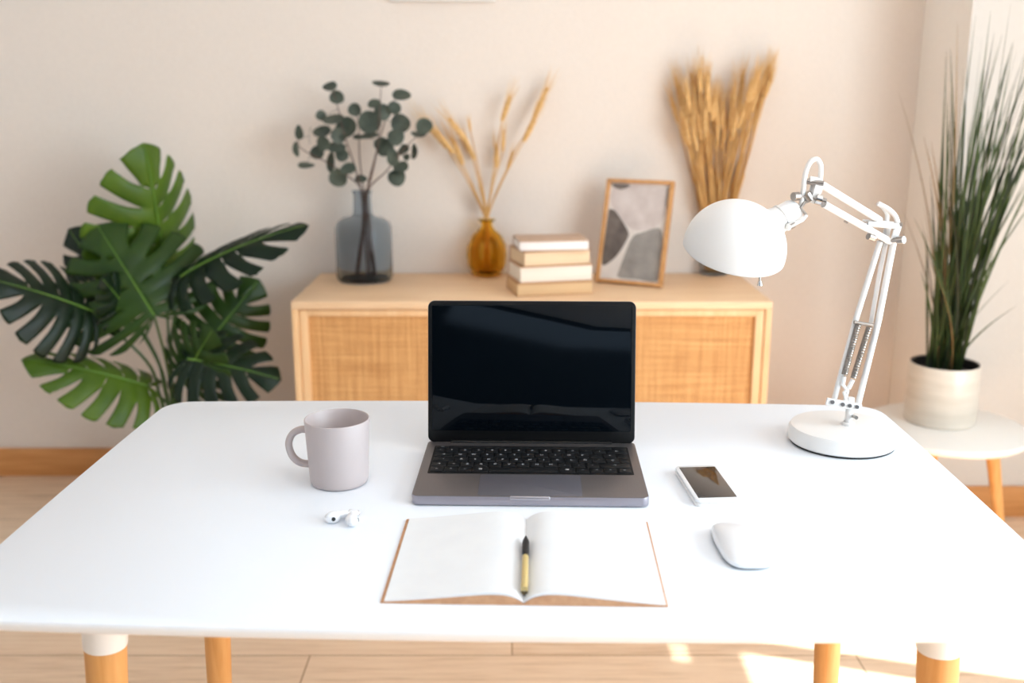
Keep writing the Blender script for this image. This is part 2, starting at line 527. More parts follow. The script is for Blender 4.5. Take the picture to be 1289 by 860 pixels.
# speaker strips on both sides are plain metal; the keys follow
def text_mesh(s, size):
    cu = bpy.data.curves.new('glyph', 'FONT'); cu.body = s; cu.size = size; cu.align_x = 'CENTER'; cu.align_y = 'CENTER'
    cu.resolution_u = 2
    o = bpy.data.objects.new('glyph', cu)
    me = bpy.data.meshes.new_from_object(o)
    bpy.data.objects.remove(o); bpy.data.curves.remove(cu)
    return me
rows = [
    (0.0085, [('esc', 1.0), ('', 11.6), ('', 1.0)]),
    (0.0150, [('º', .75)] + [(c, 1) for c in "1234567890"] + [("'", 1), ('¡', 1), ('←', 1.55)]),
    (0.0165, [('→', 1.45)] + [(c, 1) for c in 'QWERTYUIOP'] + [('`', 1), ('+', 1), ('', .85)]),
    (0.0165, [('•', 1.6)] + [(c, 1) for c in 'ASDFGHJKLÑ'] + [("´", 1), ('Ç', 1), ('', .7)]),
    (0.0165, [('↑', 1.15), ('<', .95)] + [(c, 1) for c in 'ZXCVBNM'] + [(',', 1), ('.', 1), ('-', 1), ('↑', 2.2)]),
    (0.0165, [('fn', 1), ('^', 1), ('~', 1), ('⌘', 1.2), ('', 4.95), ('⌘', 1.2), ('~', 1), ('<', .97), ('^', .97), ('>', 1.01)]),
]
yy = KY + KD / 2 - 0.0025
for ri, (dh, ks) in enumerate(rows):
    tot = sum(w_ for _, w_ in ks); unit = (KW - 0.004) / tot; x = -KW / 2 + 0.002
    yc = yy - dh / 2
    for lab, w_ in ks:
        kw = w_ * unit - 0.0023
        bm = B(); slab(bm, kw, dh, 0.0016, ZT, ZT + 0.0014, 0.0004, 3)
        if lab:
            me = text_mesh(lab, 0.0062 if len(lab) == 1 else 0.004)
            nv = len(bm.verts); nf = len(bm.faces)
            bm.from_mesh(me); bpy.data.meshes.remove(me)
            bm.verts.ensure_lookup_table(); bm.faces.ensure_lookup_table()
            for v in bm.verts[nv:]:
                v.co.z += ZT + 0.00155
                v.co.y += 0.0005 if ri else 0
            for f in bm.faces[nf:]:
                f.material_index = 1
        k = obj('key', bm, [M['key'], M['legend']], well)
        k.location = (x + w_ * unit / 2, yc, 0)
        x += w_ * unit
    yy -= dh + 0.0024
# lid
lid_tilt = math.radians(10.5)
HY, HZ = LD - 0.006, ZT - 0.001
lm = Matrix.Translation((0, HY, HZ)) @ Matrix.Rotation(PI / 2 - lid_tilt, 4, 'X')
LH = 0.209
def lid_part(name, w, h, r, y0, za, zb, bev, m, par):
    bm = B(); slab(bm, w, h, r, za, zb, bev, 8, lm @ Matrix.Translation((0, y0 + h / 2, 0)))
    return obj(name, bm, m, par, angle=30)
lid = lid_part('lid', LW, LH, 0.010, 0.0, -0.0055, -0.0008, 0.0015, M['laptop'], lap)
lid_part('bezel', LW - 0.0012, LH - 0.0012, 0.0096, 0.0006, -0.0012, 0.0, 0.0003, M['bezel'], lid)
lid_part('screen', LW - 0.012, LH - 0.024, 0.003, 0.018, -0.0004, 0.0003, 0.0001, M['screen'], lid)
bm = B(); tube(bm, [(-0.118, HY, HZ), (0.118, HY, HZ)], 0.0045, 14); obj('hinge', bm, M['bezel'], lap)

# ------------------------------------------------------------------ notebook and pen
n0, n1, n2, n3 = at(482, 761, z=TZ), at(840, 766, z=TZ), at(815, 656, z=TZ), at(513, 656, z=TZ)
nc = (n0 + n1 + n2 + n3) / 4
NRZ = math.atan2(n1.y - n0.y, n1.x - n0.x)
nb = thing('notebook', 'open kraft-covered notebook with blank white pages in front of the laptop', 'notebook', (nc.x, nc.y, TZ), NRZ)
NW, ND = 0.148, 0.208
SXo = -0.001
def hump(x):     # x: 0 at the fold, 1 at the outer edge
    up = 1 - math.exp(-x * 9)
    return 0.0018 + 0.0125 * up * (1 - x) ** 1.25 * 1.35
def sheet(name, sgn, z_lo, z_hi, w, d, m, par):
    bm = B(); K = 28; top = []; bot = []
    for i in range(K + 1):
        x = (i / K) ** 1.5
        for lst, fz in ((top, z_hi), (bot, z_lo)):
            lst.append([bm.verts.new((SXo + sgn * x * w, y, fz(x, y))) for y in (-d / 2, -d / 4, 0, d / 4, d / 2)])
    for G in (top, bot):
        for A, B2 in zip(G, G[1:]):
            for j in range(4):
                bm.faces.new((A[j], A[j + 1], B2[j + 1], B2[j]))
    for i in range(K):
        for j in (0, 4):
            bm.faces.new((top[i][j], top[i + 1][j], bot[i + 1][j], bot[i][j]))
    for i in (0, K):
        for j in range(4):
            bm.faces.new((top[i][j], top[i][j + 1], bot[i][j + 1], bot[i][j]))
    return obj(name, bm, m, par)
for sgn in (-1, 1):
    k = 1.0 if sgn < 0 else 1.08
    cov = sheet('cover', sgn, lambda x, y: 0.0003, lambda x, y: max(0.0012, k * hump(x) * 0.86 - 0.0002), NW + 0.0005, ND + 0.003, M['kraft'], nb)
    sheet('pages', sgn, lambda x, y: max(0.00125, k * hump(x) * 0.86), lambda x, y: k * hump(x) + 0.0012, NW - (0.0035 if sgn < 0 else 0.0018), ND, M['page'], nb)

pa, pb = at(662, 675, z=TZ + 0.012), at(660, 746, z=TZ + 0.012)
pen = thing('pen', 'slim clear pen with gold ink and black tip lying in the notebook fold', 'pen', (pb.x, pb.y, TZ + 0.0125))
pd = Vector((pa.x - pb.x, pa.y - pb.y, 0)); pL = pd.length; pm = frame_to(pd)
bm = B(); lathe(bm, [(0.0025, 0.0), (0.0039, 0.001), (0.0040, 0.004), (0.0040, pL * 0.62), (0.0036, pL * 0.63)], 24, pm)
lathe(bm, [(0.0032, pL * .62), (0.0034, 0.004), (0.0025, 0.001)], 24, pm)
obj('barrel', bm, M['clear'], pen)
bm = B(); lathe(bm, [(0, 0.006), (0.0026, 0.006), (0.0028, 0.01), (0.0028, pL * 0.60), (0, pL * 0.605)], 18, pm); obj('refill', bm, M['gold'], pen)
bm = B(); lathe(bm, [(0, pL * .605), (0.0038, pL * .61), (0.0040, pL * .63), (0.0040, pL * .86), (0.0035, pL * .9), (0, pL * .9)], 24, pm); obj('grip', bm, M['black_rubber'], pen)
bm = B(); lathe(bm, [(0, pL * .9), (0.0032, pL * .9), (0.0013, pL * .975), (0.0005, pL), (0, pL)], 18, pm); obj('tip', bm, M['black_rubber'], pen)
bm = B(); box(bm, (0, 0, 0), (0.0035, 0.0012, pL * .3), 0.0005, mtx=pm @ Matrix.Translation((0, 0.0062, pL * .17)))
box(bm, (0, 0, 0), (0.0035, 0.005, 0.003), 0.0005, mtx=pm @ Matrix.Translation((0, 0.004, pL * .03))); obj('clip', bm, M['clear'], pen)

# ------------------------------------------------------------------ mug
mc = at(427.5, 606.5, z=TZ)
mug = thing('mug', 'empty lilac-grey stoneware mug with its handle to the left', 'mug', mc, 0)
bm = B(); MH = 0.0905
lathe(bm, [(0, 0), (0.034, 0), (0.0375, 0.0015), (0.0392, 0.006), (0.0435, MH - 0.001), (0.0432, MH), (0.0422, MH + 0.0003), (0.0413, MH - 0.001), (0.0374, 0.012), (0.034, 0.0075), (0, 0.006)], 72)
obj('body', bm, M['mug'], mug, angle=60)
bm = B()
ha = math.radians(176)
def hp(r, z): return Vector((math.cos(ha) * r, math.sin(ha) * r, z))
path = smooth_path([hp(0.040, 0.0735), hp(0.050, 0.0735), hp(0.0615, 0.067), hp(0.0675, 0.053), hp(0.0635, 0.036), hp(0.053, 0.0265), hp(0.038, 0.0245)], 6)
tube(bm, path, 0.0048, 14)
for v in bm.verts:     # the strap is a little wider than it is thick
    c = Vector((math.cos(ha), math.sin(ha), 0)); s_ = Vector((-c.y, c.x, 0)); v.co += s_ * v.co.dot(s_) * 0.35
obj('handle', bm, M['mug'], mug)

# ------------------------------------------------------------------ phone, mouse, earbuds
ph = thing('phone', 'small white phone with dark display lying on the desk below the lamp', 'phone', ((at(858, 587, z=TZ + .008) + at(907, 587, z=TZ + .008) + at(922, 631, z=TZ + .002) + at(869, 631, z=TZ + .002)) / 4 * Vector((1, 1, 0)).length / Vector((1, 1, 0)).length), math.radians(4.0))
pc = (at(858, 588, z=TZ + .009) + at(909, 588, z=TZ + .009) + at(922, 628, z=TZ + .009) + at(869, 628, z=TZ + .009)) / 4
ph.location = (pc.x, pc.y, TZ)
bm = B(); slab(bm, 0.0586, 0.1238, 0.0085, 0.0, 0.0052, 0.0008, 8); obj('case', bm, M['white_metal'], ph)
bm = B(); slab(bm, 0.0582, 0.1234, 0.0084, 0.0055, 0.0094, 0.0008, 8); obj('body', bm, M['white_plastic'], ph)
bm = B(); slab(bm, 0.0570, 0.1222, 0.0080, 0.005, 0.006, 0.0002, 8); obj('seam', bm, M['steel'], ph)
bm = B(); slab(bm, 0.0505, 0.1090, 0.0008, 0.0090, 0.00955, 0.0001, 3, Matrix.Translation((0.001, 0.001, 0))); obj('display', bm, M['phone_glass'], ph)

ms0 = at(891, 655, z=TZ + .012); 
mo = thing('computer_mouse', 'low white rounded computer mouse on the desk in front of the phone', 'mouse', (ms0.x + 0.0285, ms0.y - 0.0555, TZ), math.radians(1.5))
bm = B()
def mouse_outline(k):
    o = []
    for i in range(64):
        a = 2 * PI * i / 64
        cx, sx = math.cos(a), math.sin(a)
        e = 2 / 3.4
        o.append((k * 0.0286 * math.copysign(abs(cx) ** e, cx), k * 0.0567 * math.copysign(abs(sx) ** e, sx)))
    return o
def mtop(x, y):
    u, v_ = x / 0.0286, y / 0.0567
    return 0.006 + 0.0145 * (1 - 0.62 * v_ * v_) * (1 - 0.55 * abs(u) ** 3) * max(0.05, (1 - 0.25 * (max(abs(v_), 0) ** 6)))
rings = []
for k in (0.0, 0.2, 0.4, 0.6, 0.75, 0.87, 0.95, 1.0):
    rings.append([bm.verts.new((x, y, mtop(x, y) - (0.0022 * max(0, (k - 0.85) / 0.15) ** 2))) for x, y in mouse_outline(max(k, 0.004))])
rings.append([bm.verts.new((x, y, 0.0036)) for x, y in mouse_outline(0.975)])
for A, B2 in zip(rings, rings[1:]):
    for i in range(64):
        bm.faces.new((A[i], A[(i + 1) % 64], B2[(i + 1) % 64], B2[i]))
bm.faces.new(rings[0]); bm.faces.new(rings[-1])
obj('shell', bm, M['white_plastic'], mo, angle=50)
bm = B()
stack(bm, [(mouse_outline(0.86), 0.0007), (mouse_outline(0.965), 0.0038)]); obj('underside', bm, M['steel'], mo)
bm = B()
for s in (-1, 1):
    box(bm, (s * 0.016, 0, 0.0005), (0.003, 0.07, 0.001))
obj('glide', bm, M['black_rubber'], mo)

def earbud(loc, rz, label, flip=1):
    e = thing('earbud', label, 'earbud', loc, rz, None)
    bm = B()
    r = 0.0082
    bmesh.ops.create_uvsphere(bm, u_segments=24, v_segments=16, radius=1)
    for v in bm.verts:
        x, y, z = v.co
        v.co = Vector((x * r * 1.12, y * r * 0.95, z * r * 0.9 + r * 0.9))
        if x < 0: v.co.x *= 1.2
    h = obj('head', bm, M['white_plastic'], e)
    bm = B()
    tube(bm, smooth_path([(0.001, 0, r), (0.010, flip * 0.002, 0.0078), (0.018, flip * 0.004, 0.0055), (0.033, flip * 0.0065, 0.0037)], 4), [0.0060] * 3 + [0.0050] * 3 + [0.0044] * 2 + [0.0036] * 5, 16)
    obj('stem', bm, M['white_plastic'], e)
    bm = B(); tube(bm, [(0.0325, flip * 0.0064, 0.0037), (0.0345, flip * 0.0068, 0.0037)], 0.0034, 14); obj('stem_tip', bm, M['chrome'], e)
    bm = B(); lathe(bm, [(0, 0.0004), (0.0022, 0.0004), (0.0028, -0.0006)], 14, Matrix.Translation((-0.002, -r * 0.93, r * 0.95)) @ Matrix.Rotation(math.radians(82), 4, 'X')); 
    obj('speaker_mesh', bm, M['black_rubber'], h)
    return e
e1 = at(420, 658, z=TZ)
earbud((e1.x, e1.y, TZ), math.radians(28), 'white wireless earbud nearer the mug, its stem pointing right')
e2 = at(443, 662, z=TZ)
earbud((e2.x, e2.y, TZ), math.radians(112), 'white wireless earbud on the laptop side of the pair, seen end-on', -1)

# ------------------------------------------------------------------ desk lamp
lb = at(1059, 556.5, z=TZ)
lamp = thing('desk_lamp', 'white balanced-arm desk lamp with dome shade and springs on the desk', 'lamp', (0, 0, 0))
LB = Vector((lb.x, lb.y, TZ))
bm = B(); lathe(bm, [(0, 0.003), (0.0765, 0.003), (0.0785, 0.005), (0.0785, 0.021), (0.0755, 0.026), (0.07, 0.0275), (0, 0.0275)], 72, Matrix.Translation(LB)); lbase = obj('base', bm, M['white_metal'], lamp)
bm = B(); lathe(bm, [(0, 0), (0.0755, 0), (0.0765, 0.001), (0.0765, 0.0035), (0, 0.0035)], 64, Matrix.Translation(LB)); obj('pad', bm, M['black_rubber'], lbase)
LY = LB.y
def lp(u, v, dy=0.0): return at(u, v, Y=LY + dy)
def bar(name, pts, r, m=None, seg=14, par=None):
    bm = B(); tube(bm, pts, r, seg); return obj(name, bm, m or M['white_metal'], par or lamp)
pt_ = lp(1070, 510)
pf = LB + Vector((0.008, 0, 0.027))
bar('pole', [pf, (pf.x + 0.001, LY, pt_.z + 0.012)], 0.0055)
bm = B(); lathe(bm, [(0, 0), (0.009, 0), (0.009, 0.004), (0.0062, 0.006)], 24, Matrix.Translation(pf)); obj('pole_collar', bm, M['white_metal'], lamp)
bar('wing_screw', [lp(1074, 524, -0.002), lp(1078, 526, -0.018)], 0.0028, M['steel'])
def plate(name, p, q, w, th, m=None, par=None, depth_dir=Vector((0, 1, 0))):
    """flat strap between two points, w across (along depth_dir), th thick"""
    p, q = Vector(p), Vector(q); d = (q - p); x = d.normalized(); y = (depth_dir - x * depth_dir.dot(x)).normalized(); z = x.cross(y)
    R = Matrix((x, y, z)).transposed().to_4x4()
    bm = B(); box(bm, (0, 0, 0), (d.length, w, th), min(th, w) * 0.3, mtx=Matrix.Translation((p + q) / 2) @ R)
    return obj(name, bm, m or M['white_metal'], par or lamp)
# lower bracket
jb = plate('lower_bracket', lp(1040, 505, -0.006), lp(1084, 513.5, -0.006), 0.004, 0.011)
plate('bracket_cheek', lp(1040, 505, 0.010), lp(1084, 513.5, 0.010), 0.004, 0.011, par=jb)
for u, v in ((1048, 506.5), (1061, 509.5), (1070, 511), (1079, 512.5)):
    bar('bolt', [lp(u, v, -0.011), lp(u, v, 0.015)], 0.0030, M['steel'], 12, jb)
# lower arm: two outer bars and the short inner bar
bar('arm_bar', [lp(1049, 507, 0.002), lp(1077, 403, 0.002), lp(1108, 304, 0.002)], 0.0042)
bar('arm_bar', [lp(1079, 513, 0.002), lp(1106, 403, 0.002), lp(1125, 304, 0.002)], 0.0046)
bar('inner_bar', [lp(1096, 408, 0.010), lp(1107, 345, 0.011), lp(1118, 290, 0.010)], 0.0034)
bar('cross_pin', [lp(1075, 405.5, -0.004), lp(1099, 409.5, -0.004)], 0.0026, M['steel'])
def spring(p, q, r, turns, wr=0.0008):
    p, q = Vector(p), Vector(q); d = q - p; z = d.normalized(); x = z.cross(Vector((0, 1, 0))).normalized(); y = z.cross(x)
    pts = [p + d * (i / (turns * 12)) + (x * math.cos(i * PI / 6) + y * math.sin(i * PI / 6)) * r for i in range(turns * 12 + 1)]
    bm = B(); tube(bm, pts, wr, 5); return obj('spring', bm, M['steel'], lamp)
spring(lp(1080, 409, -0.004), lp(1063, 472, -0.004), 0.0037, 40, 0.0010)
spring(lp(1094, 412, -0.004), lp(1074, 476, -0.004), 0.0037, 40, 0.0010)
for p in ((1062.5, 474, 1060.5, 485), (1073.5, 478, 1068, 489)):
    bar('spring_hook', [lp(p[0], p[1], -0.004), lp(p[2], p[3], -0.004)], 0.0034)
bar('spring_link', [lp(1060.5, 484, -0.004), lp(1067, 492, -0.004), lp(1063, 506, -0.003)], 0.0026)
bar('spring_link', [lp(1068, 488, -0.004), lp(1062, 494, -0.006), lp(1066, 507, -0.003)], 0.0022)
# elbow
HD = -0.10        # the head end of the upper arm is this much nearer
el = plate('elbow_bracket', lp(1131, 283, -0.006), lp(1124, 306, -0.006), 0.003, 0.010)
plate('elbow_cheek', lp(1119, 281, 0.008), lp(1113, 304, 0.008), 0.003, 0.010, par=el)
bar('elbow_pin', [lp(1107, 304, 0.006), lp(1134, 302, -0.014)], 0.0030, M['steel'], 14, el)
bar('elbow_knob', [lp(1130, 302.5, -0.010), lp(1138, 302, -0.018)], 0.0055, M['steel'], 18, el)
bar('elbow_pin', [lp(1104, 279, 0.006), lp(1136, 283, -0.012)], 0.0026, M['steel'], 14, el)
# upper arm
bar('arm_bar', [lp(1035, 233, HD), lp(1107, 277, 0.0)], 0.0052)
bar('arm_bar', [lp(1037, 257, HD), lp(1120, 304, 0.0)], 0.0048)
bar('tension_rod', [lp(1092, 282, -0.010), lp(1131, 284.5, -0.010)], 0.0042)
bar('tension_rod', [lp(1078, 282, -0.012), lp(1094, 281.5, -0.010)], 0.0022, M['steel'])
bar('tension_rod', [lp(1086, 277.5, -0.004), lp(1131, 281, -0.006)], 0.0018, M['white_metal'])
bar('arm_screw', [lp(1094, 293, -0.03), lp(1100, 298.5, -0.03)], 0.0032, M['steel'])
bar('arm_knob', [lp(1093, 297.5, -0.034), lp(1100, 300, -0.03)], 0.0048, M['steel'], 18)
bar('arm_screw', [lp(1063, 278.5, -0.05), lp(1067, 280, -0.05)], 0.0020, M['steel'])
# head joint
hb = plate('head_bracket', lp(1033, 228, HD - 0.004), lp(1024, 256, HD - 0.004), 0.004, 0.011)
plate('head_cheek', lp(1026, 229, HD + 0.008), lp(1020, 254, HD + 0.008), 0.004, 0.010, par=hb)
bar('head_pin', [lp(1016, 228.5, HD), lp(1037, 231, HD - 0.006)], 0.0036, M['steel'], 14, hb)
bar('head_spacer', [lp(1019, 226.5, HD), lp(1031, 228, HD)], 0.0050, None, 14, hb)
bar('head_pin', [lp(1013, 247, HD), lp(1040, 254, HD - 0.006)], 0.0042, M['steel'], 14, hb)
bar('head_spacer', [lp(1027, 250, HD - 0.004), lp(1034, 252, HD - 0.005)], 0.0072, M['chrome'], 18, hb)
bar('swivel_block', [lp(1014, 244, HD), lp(1019.5, 252, HD)], 0.0075, M['steel'], 18, hb)
bar('swivel_knob', [lp(998.5, 247.5, HD - 0.008), lp(1005, 247, HD - 0.004)], 0.0056, M['steel'], 20, hb)
bar('swivel_screw', [lp(1004, 247, HD), lp(1015, 247.5, HD)], 0.0022, M['steel'], 12, hb)
bar('swivel_arm', [lp(1016, 250, HD), lp(1008, 262, HD - 0.012), lp(1015, 271, HD - 0.014)], 0.0020, M['steel'], 10, hb)
bar('swivel_arm', [lp(1015, 271, HD - 0.014), lp(1010, 277, HD - 0.016), lp(998, 283, HD - 0.018)], 0.0024, None, 10, hb)
bar('tilt_knob', [lp(998, 283, HD - 0.016), lp(992, 286, HD - 0.024)], 0.0048, M['chrome'], 20, hb)
# shade
SHY = LY - 0.11
ctr = at(924, 314, Y=SHY)
ppx = (ctr - Vector((0, 0, CAMZ))).dot(FWD) / FPX       # metres per pixel there
R_ = 64.5 * ppx
def camdir(x, y, z): return (RIGHT * x + UP * y + FWD * z).normalized()
ax = camdir(0.13, 0.83, -0.54)
sm = Matrix.Translation(ctr) @ frame_to(ax)
prof = []
for i in range(25):
    a = math.radians(90 * i / 24)
    prof.append((R_ * math.cos(a) ** 0.98 if i < 24 else 0, R_ * 0.97 * math.sin(a)))
inner = [(r * 0.975, z * 0.975) for r, z in reversed(prof)]
bm = B(); lathe(bm, [(R_ * 0.985, -0.004), (R_ * 0.998, -0.003)] + prof, 72, sm)
lathe(bm, inner + [(R_ * 0.975, -0.003), (R_ * 0.985, -0.004)], 72, sm)
bmesh.ops.remove_doubles(bm, verts=bm.verts[:], dist=1e-5)
shade = obj('shade', bm, M['white_metal'], lamp, angle=50)
# socket leaving the upper right of the dome
sa = at(972, 281, Y=SHY + 0.004); sbp = at(1006, 262, Y=LY + HD + 0.004)
sd = (sbp - sa); sl = sd.length
bm = B(); lathe(bm, [(0.020, -0.010), (0.0205, 0.0), (0.0175, 0.012), (0.0172, sl * 0.72), (0.0155, sl * 0.86), (0.010, sl * 0.95), (0, sl * 0.96)], 40, Matrix.Translation(sa) @ frame_to(sd)); so = obj('socket', bm, M['white_metal'], lamp)
bm = B(); lathe(bm, [(0.0178, sl * .30), (0.0186, sl * .31), (0.0186, sl * .36), (0.0178, sl * .37)], 40, Matrix.Translation(sa) @ frame_to(sd)); obj('socket_ring', bm, M['white_metal'], so)
# bulb inside the shade
bm = B(); bmesh.ops.create_uvsphere(bm, u_segments=24, v_segments=16, radius=0.024)
bmesh.ops.translate(bm, verts=bm.verts[:], vec=ctr + ax * 0.012); obj('bulb', bm, M['white_plastic'], lamp)
# switch under the rim
bar('switch', [at(956.5, 346, Y=SHY - 0.030), at(956.5, 357, Y=SHY - 0.030)], 0.0014, M['steel'], 10)
bar('switch_knob', [at(956.5, 354, Y=SHY - 0.030), at(956.5, 359.5, Y=SHY - 0.030)], [0.0022, 0.0036], M['chrome'], 14)
# cables
bar('cable', smooth_path([lp(1000, 266, HD), lp(1008, 258, HD - 0.003), lp(1011, 240, HD), lp(1014, 218, HD), lp(1020, 204, HD), lp(1028, 200.5, HD), lp(1033, 208, HD), lp(1033, 220, HD), lp(1032, 230, HD)], 6), 0.0033, M['cable'], 12)
bar('cable', smooth_path([lp(1105, 256, 0), lp(1112, 261, 0), lp(1117, 270, 0), lp(1116, 279, 0)], 6), 0.0036, M['cable'], 12)
bar('cable', smooth_path([lp(1107, 257, 0), lp(1118, 263, -0.004), lp(1127, 272, -0.006), lp(1130, 284, -0.006), lp(1126, 300, 0.006)], 6), 0.0034, M['cable'], 12)

# ------------------------------------------------------------------ vases on the sideboard
def yline(u, v): return at(u, v, z=SZ).y
# smoky bottle vase
vp = at(459.5, 353, z=SZ)
s_ = (vp - Vector((0, 0, CAMZ))).dot(FWD) / FPX
vase = thing('bottle_vase', 'grey-blue glass bottle vase holding eucalyptus on the sideboard', 'vase', vp)
h = 111 * s_ / 0.985; r = 35.3 * s_; rn = 11.5 * s_
hs = h * 0.655
prof = [(0, 0.003), (r * .9, 0.003), (r * .97, 0.008), (r, 0.018), (r * 0.995, hs * .9), (r * .93, hs), (r * .7, hs * 1.07), (rn * 1.25, hs * 1.10), (rn, hs * 1.16), (rn * .97, h * .95), (rn * 1.15, h), (rn * 1.05, h + 0.001)]
inn = [(rn * .86, h - 0.002), (rn * .84, hs * 1.17), (rn * 1.12, hs * 1.09), (r * .68, hs * 1.05), (r * .9, hs * .985), (r * .955, hs * .88), (r * .955, 0.014), (r * .9, 0.007), (0, 0.006)]
bm = B(); lathe(bm, [(p, q - 0.003) if q == 0.003 else (p, q) for p, q in prof] + inn, 64); obj('bottle', bm, M['grey_glass'], vase, angle=70)

E3 = lambda x, y: (350 + x * 0.337, 90 + y * 0.337)
VY = vp.y
def leaf_disc(bm, c, rx, ry, normal, rot, cup):
    q = frame_to(normal) @ Matrix.Rotation(rot, 4, 'Z')
    n = 18; ctrv = bm.verts.new(Vector(c))
    r1 = []; r2 = []
    for i in range(n):
        a = 2 * PI * i / n
        for k, lst in ((0.6, r1), (1.0, r2)):
            x = rx * k * math.cos(a); y = ry * k * math.sin(a) * (1 + 0.12 * math.cos(a))
            lst.append(bm.verts.new(Vector(c) + (q @ Vector((x, y, cup * k * k * rx + 0.12 * rx * (y / ry) ** 2)))))
    for i in range(n):
        j = (i + 1) % n
        bm.faces.new((ctrv, r1[i], r1[j])); bm.faces.new((r1[i], r2[i], r2[j], r1[j]))
stems = [
    ('tall eucalyptus stem rising to the upper left of the bottle vase', [(300, 760), (318, 600), (312, 460), (285, 350), (252, 250), (225, 140), (200, 60)], 0.0),
    ('eucalyptus stem reaching the top right of the bouquet in the bottle vase', [(345, 765), (335, 600), (330, 460), (360, 330), (395, 200), (430, 112), (458, 90)], 0.012),
    ('short middle eucalyptus stem ending in one round leaf above the bottle vase', [(360, 765), (335, 600), (322, 460), (305, 330), (302, 220), (290, 150)], 0.03),
    ('drooping eucalyptus stem spreading low to the left toward the monstera', [(290, 760), (315, 590), (313, 450), (262, 392), (180, 338), (90, 290), (72, 250)], -0.015),
    ('drooping eucalyptus stem spreading right toward the wheat stalks', [(365, 765), (345, 590), (335, 450), (405, 372), (468, 292), (510, 250), (548, 215)], -0.01),
    ('upright eucalyptus stem with a small flat leaf at its very top', [(335, 765), (325, 600), (328, 460), (347, 400), (372, 280), (378, 160), (385, 60)], -0.02),
]
leaves = [(195, 58, 24, 15), (220, 98, 22, 24), (287, 145, 22, 22), (205, 180, 35, 15), (255, 215, 38, 36), (342, 190, 38, 28), (390, 150, 28, 20), (358, 118, 22, 14), (385, 52, 30, 9), (462, 90, 30, 18), (433, 137, 22, 20), (458, 195, 28, 32), (440, 245, 28, 28), (400, 285, 25, 30), (432, 320, 18, 28), (460, 358, 26, 16), (443, 395, 28, 30), (165, 232, 30, 18), (168, 268, 24, 24), (148, 305, 24, 22), (208, 340, 18, 34), (238, 312, 22, 18), (225, 398, 30, 30), (262, 366, 26, 18), (220, 282, 30, 16), (225, 240, 20, 26), (105, 347, 28, 8), (78, 228, 9, 24), (160, 165, 18, 14), (70, 290, 5, 25), (118, 240, 5, 28), (545, 205, 20, 28), (525, 240, 26, 8), (515, 300, 12, 26), (472, 290, 16, 14), (480, 320, 12, 10), (310, 398, 20, 12), (340, 250, 32, 8), (385, 268, 20, 24), (300, 250, 18, 8), (460, 300, 10, 12)]
sobjs = []
for lab, pts, dy in stems:
    P3 = []
    for i, (x, y) in enumerate(pts):
        u, v = E3(x, y); P3.append(at(u, v, Y=VY + (dy if y < 440 else dy * 0.15)))
    root = thing('eucalyptus_stem', lab, 'plant stem', P3[0], 0, 'eucalyptus stems in the bottle vase')
    loc = [p - P3[0] for p in smooth_path(P3, 5)]
    n = len(loc)
    bm = B(); tube(bm, loc, [0.0034 * (1 - 0.72 * i / n) for i in range(n)], 8); obj('twig', bm, M['euc_stem'], root)
    sobjs.append((root, [p + P3[0] for p in loc[10:]]))
rg = random.Random(3)
for x, y, hx, hy in leaves:
    u, v = E3(x, y); best = None
    p0 = at(u, v, Y=VY)
    for root, path in sobjs:
        for q in path:
            d = math.hypot(q.x - p0.x, q.z - p0.z)
            if best is None or d < best[0]:
                best = (d, root, q)
    d, root, q = best
    dy = (q.y - VY) + rg.uniform(-0.025, 0.02)
    c = at(u, v, Y=VY + dy)
    mx, mn = max(hx, hy) * 0.337 * s_ * 1.14, min(hx, hy) * 0.337 * s_ * 1.14
    vert = hy > hx
    k = mn / mx; tl = math.acos(min(1, max(0.15, k)))
    sg = rg.choice((-1, 1))
    if k > 0.7:
        nrm = Vector((rg.uniform(-.45, .45), -1, rg.uniform(-.1, .5)))
    elif vert:
        nrm = Vector((sg * math.sin(tl), -math.cos(tl), 0.1))
    else:
        nrm = Vector((0.1 * sg, -math.cos(tl), abs(math.sin(tl))))
    bm = B(); leaf_disc(bm, c - root.location, mx, mx * 0.96, nrm, rg.uniform(0, 6), rg.uniform(-0.25, 0.25))
    for v_ in bm.verts:
        pass
    tube(bm, [q - root.location, (q.lerp(c, 0.5)) - root.location + Vector((0, 0, -0.002)), c - root.location], 0.0007, 5)
    lo = obj('leaf', bm, M['euc_leaf'], root)

# ------------------------------------------------------------------ wheat
def ear_mesh(length, seed, awn=0.06, awns=28):
    r_ = random.Random(seed); bm = B()
    rows_ = 11
    for i in range(rows_):
        z = length * (i + 0.3) / rows_
        size = 0.0042 * (0.75 + 0.5 * math.sin(PI * min(1, (i + 1.5) / rows_)))
        for k in range(4):
            a = k * PI / 2 + (i % 2) * PI / 4 + r_.uniform(-.2, .2)
            d = Vector((math.cos(a) * 0.42, math.sin(a) * 0.42, 1)).normalized()
            c = Vector((math.cos(a) * size * 0.75, math.sin(a) * size * 0.75, z + length / rows_ * 0.4))
            mt = Matrix.Translation(c) @ frame_to(d)
            lathe(bm, [(0, -size * 1.7), (size * .62, -size * .6), (size * .6, size * .3), (0, size * 2.0)], 6, mt)
    for k in range(awns):
        a = r_.uniform(0, 2 * PI); z = length * r_.uniform(0.2, 1.0)
        d = Vector((math.cos(a) * 0.22, math.sin(a) * 0.22, 1)).normalized()
        p = Vector((math.cos(a) * 0.003, math.sin(a) * 0.003, z)); l_ = awn * r_.uniform(.7, 1.1)
        tube(bm, [p, p + d * l_], [0.0006, 0.0002], 3, False)
    return bm
ear_meshes = []
for i in range(4):
    o = obj('ear', ear_mesh((0.062, 0.07, 0.055, 0.075)[i], i + 20), M['ear'], None)
    ear_meshes.append(o.data); bpy.data.objects.remove(o)

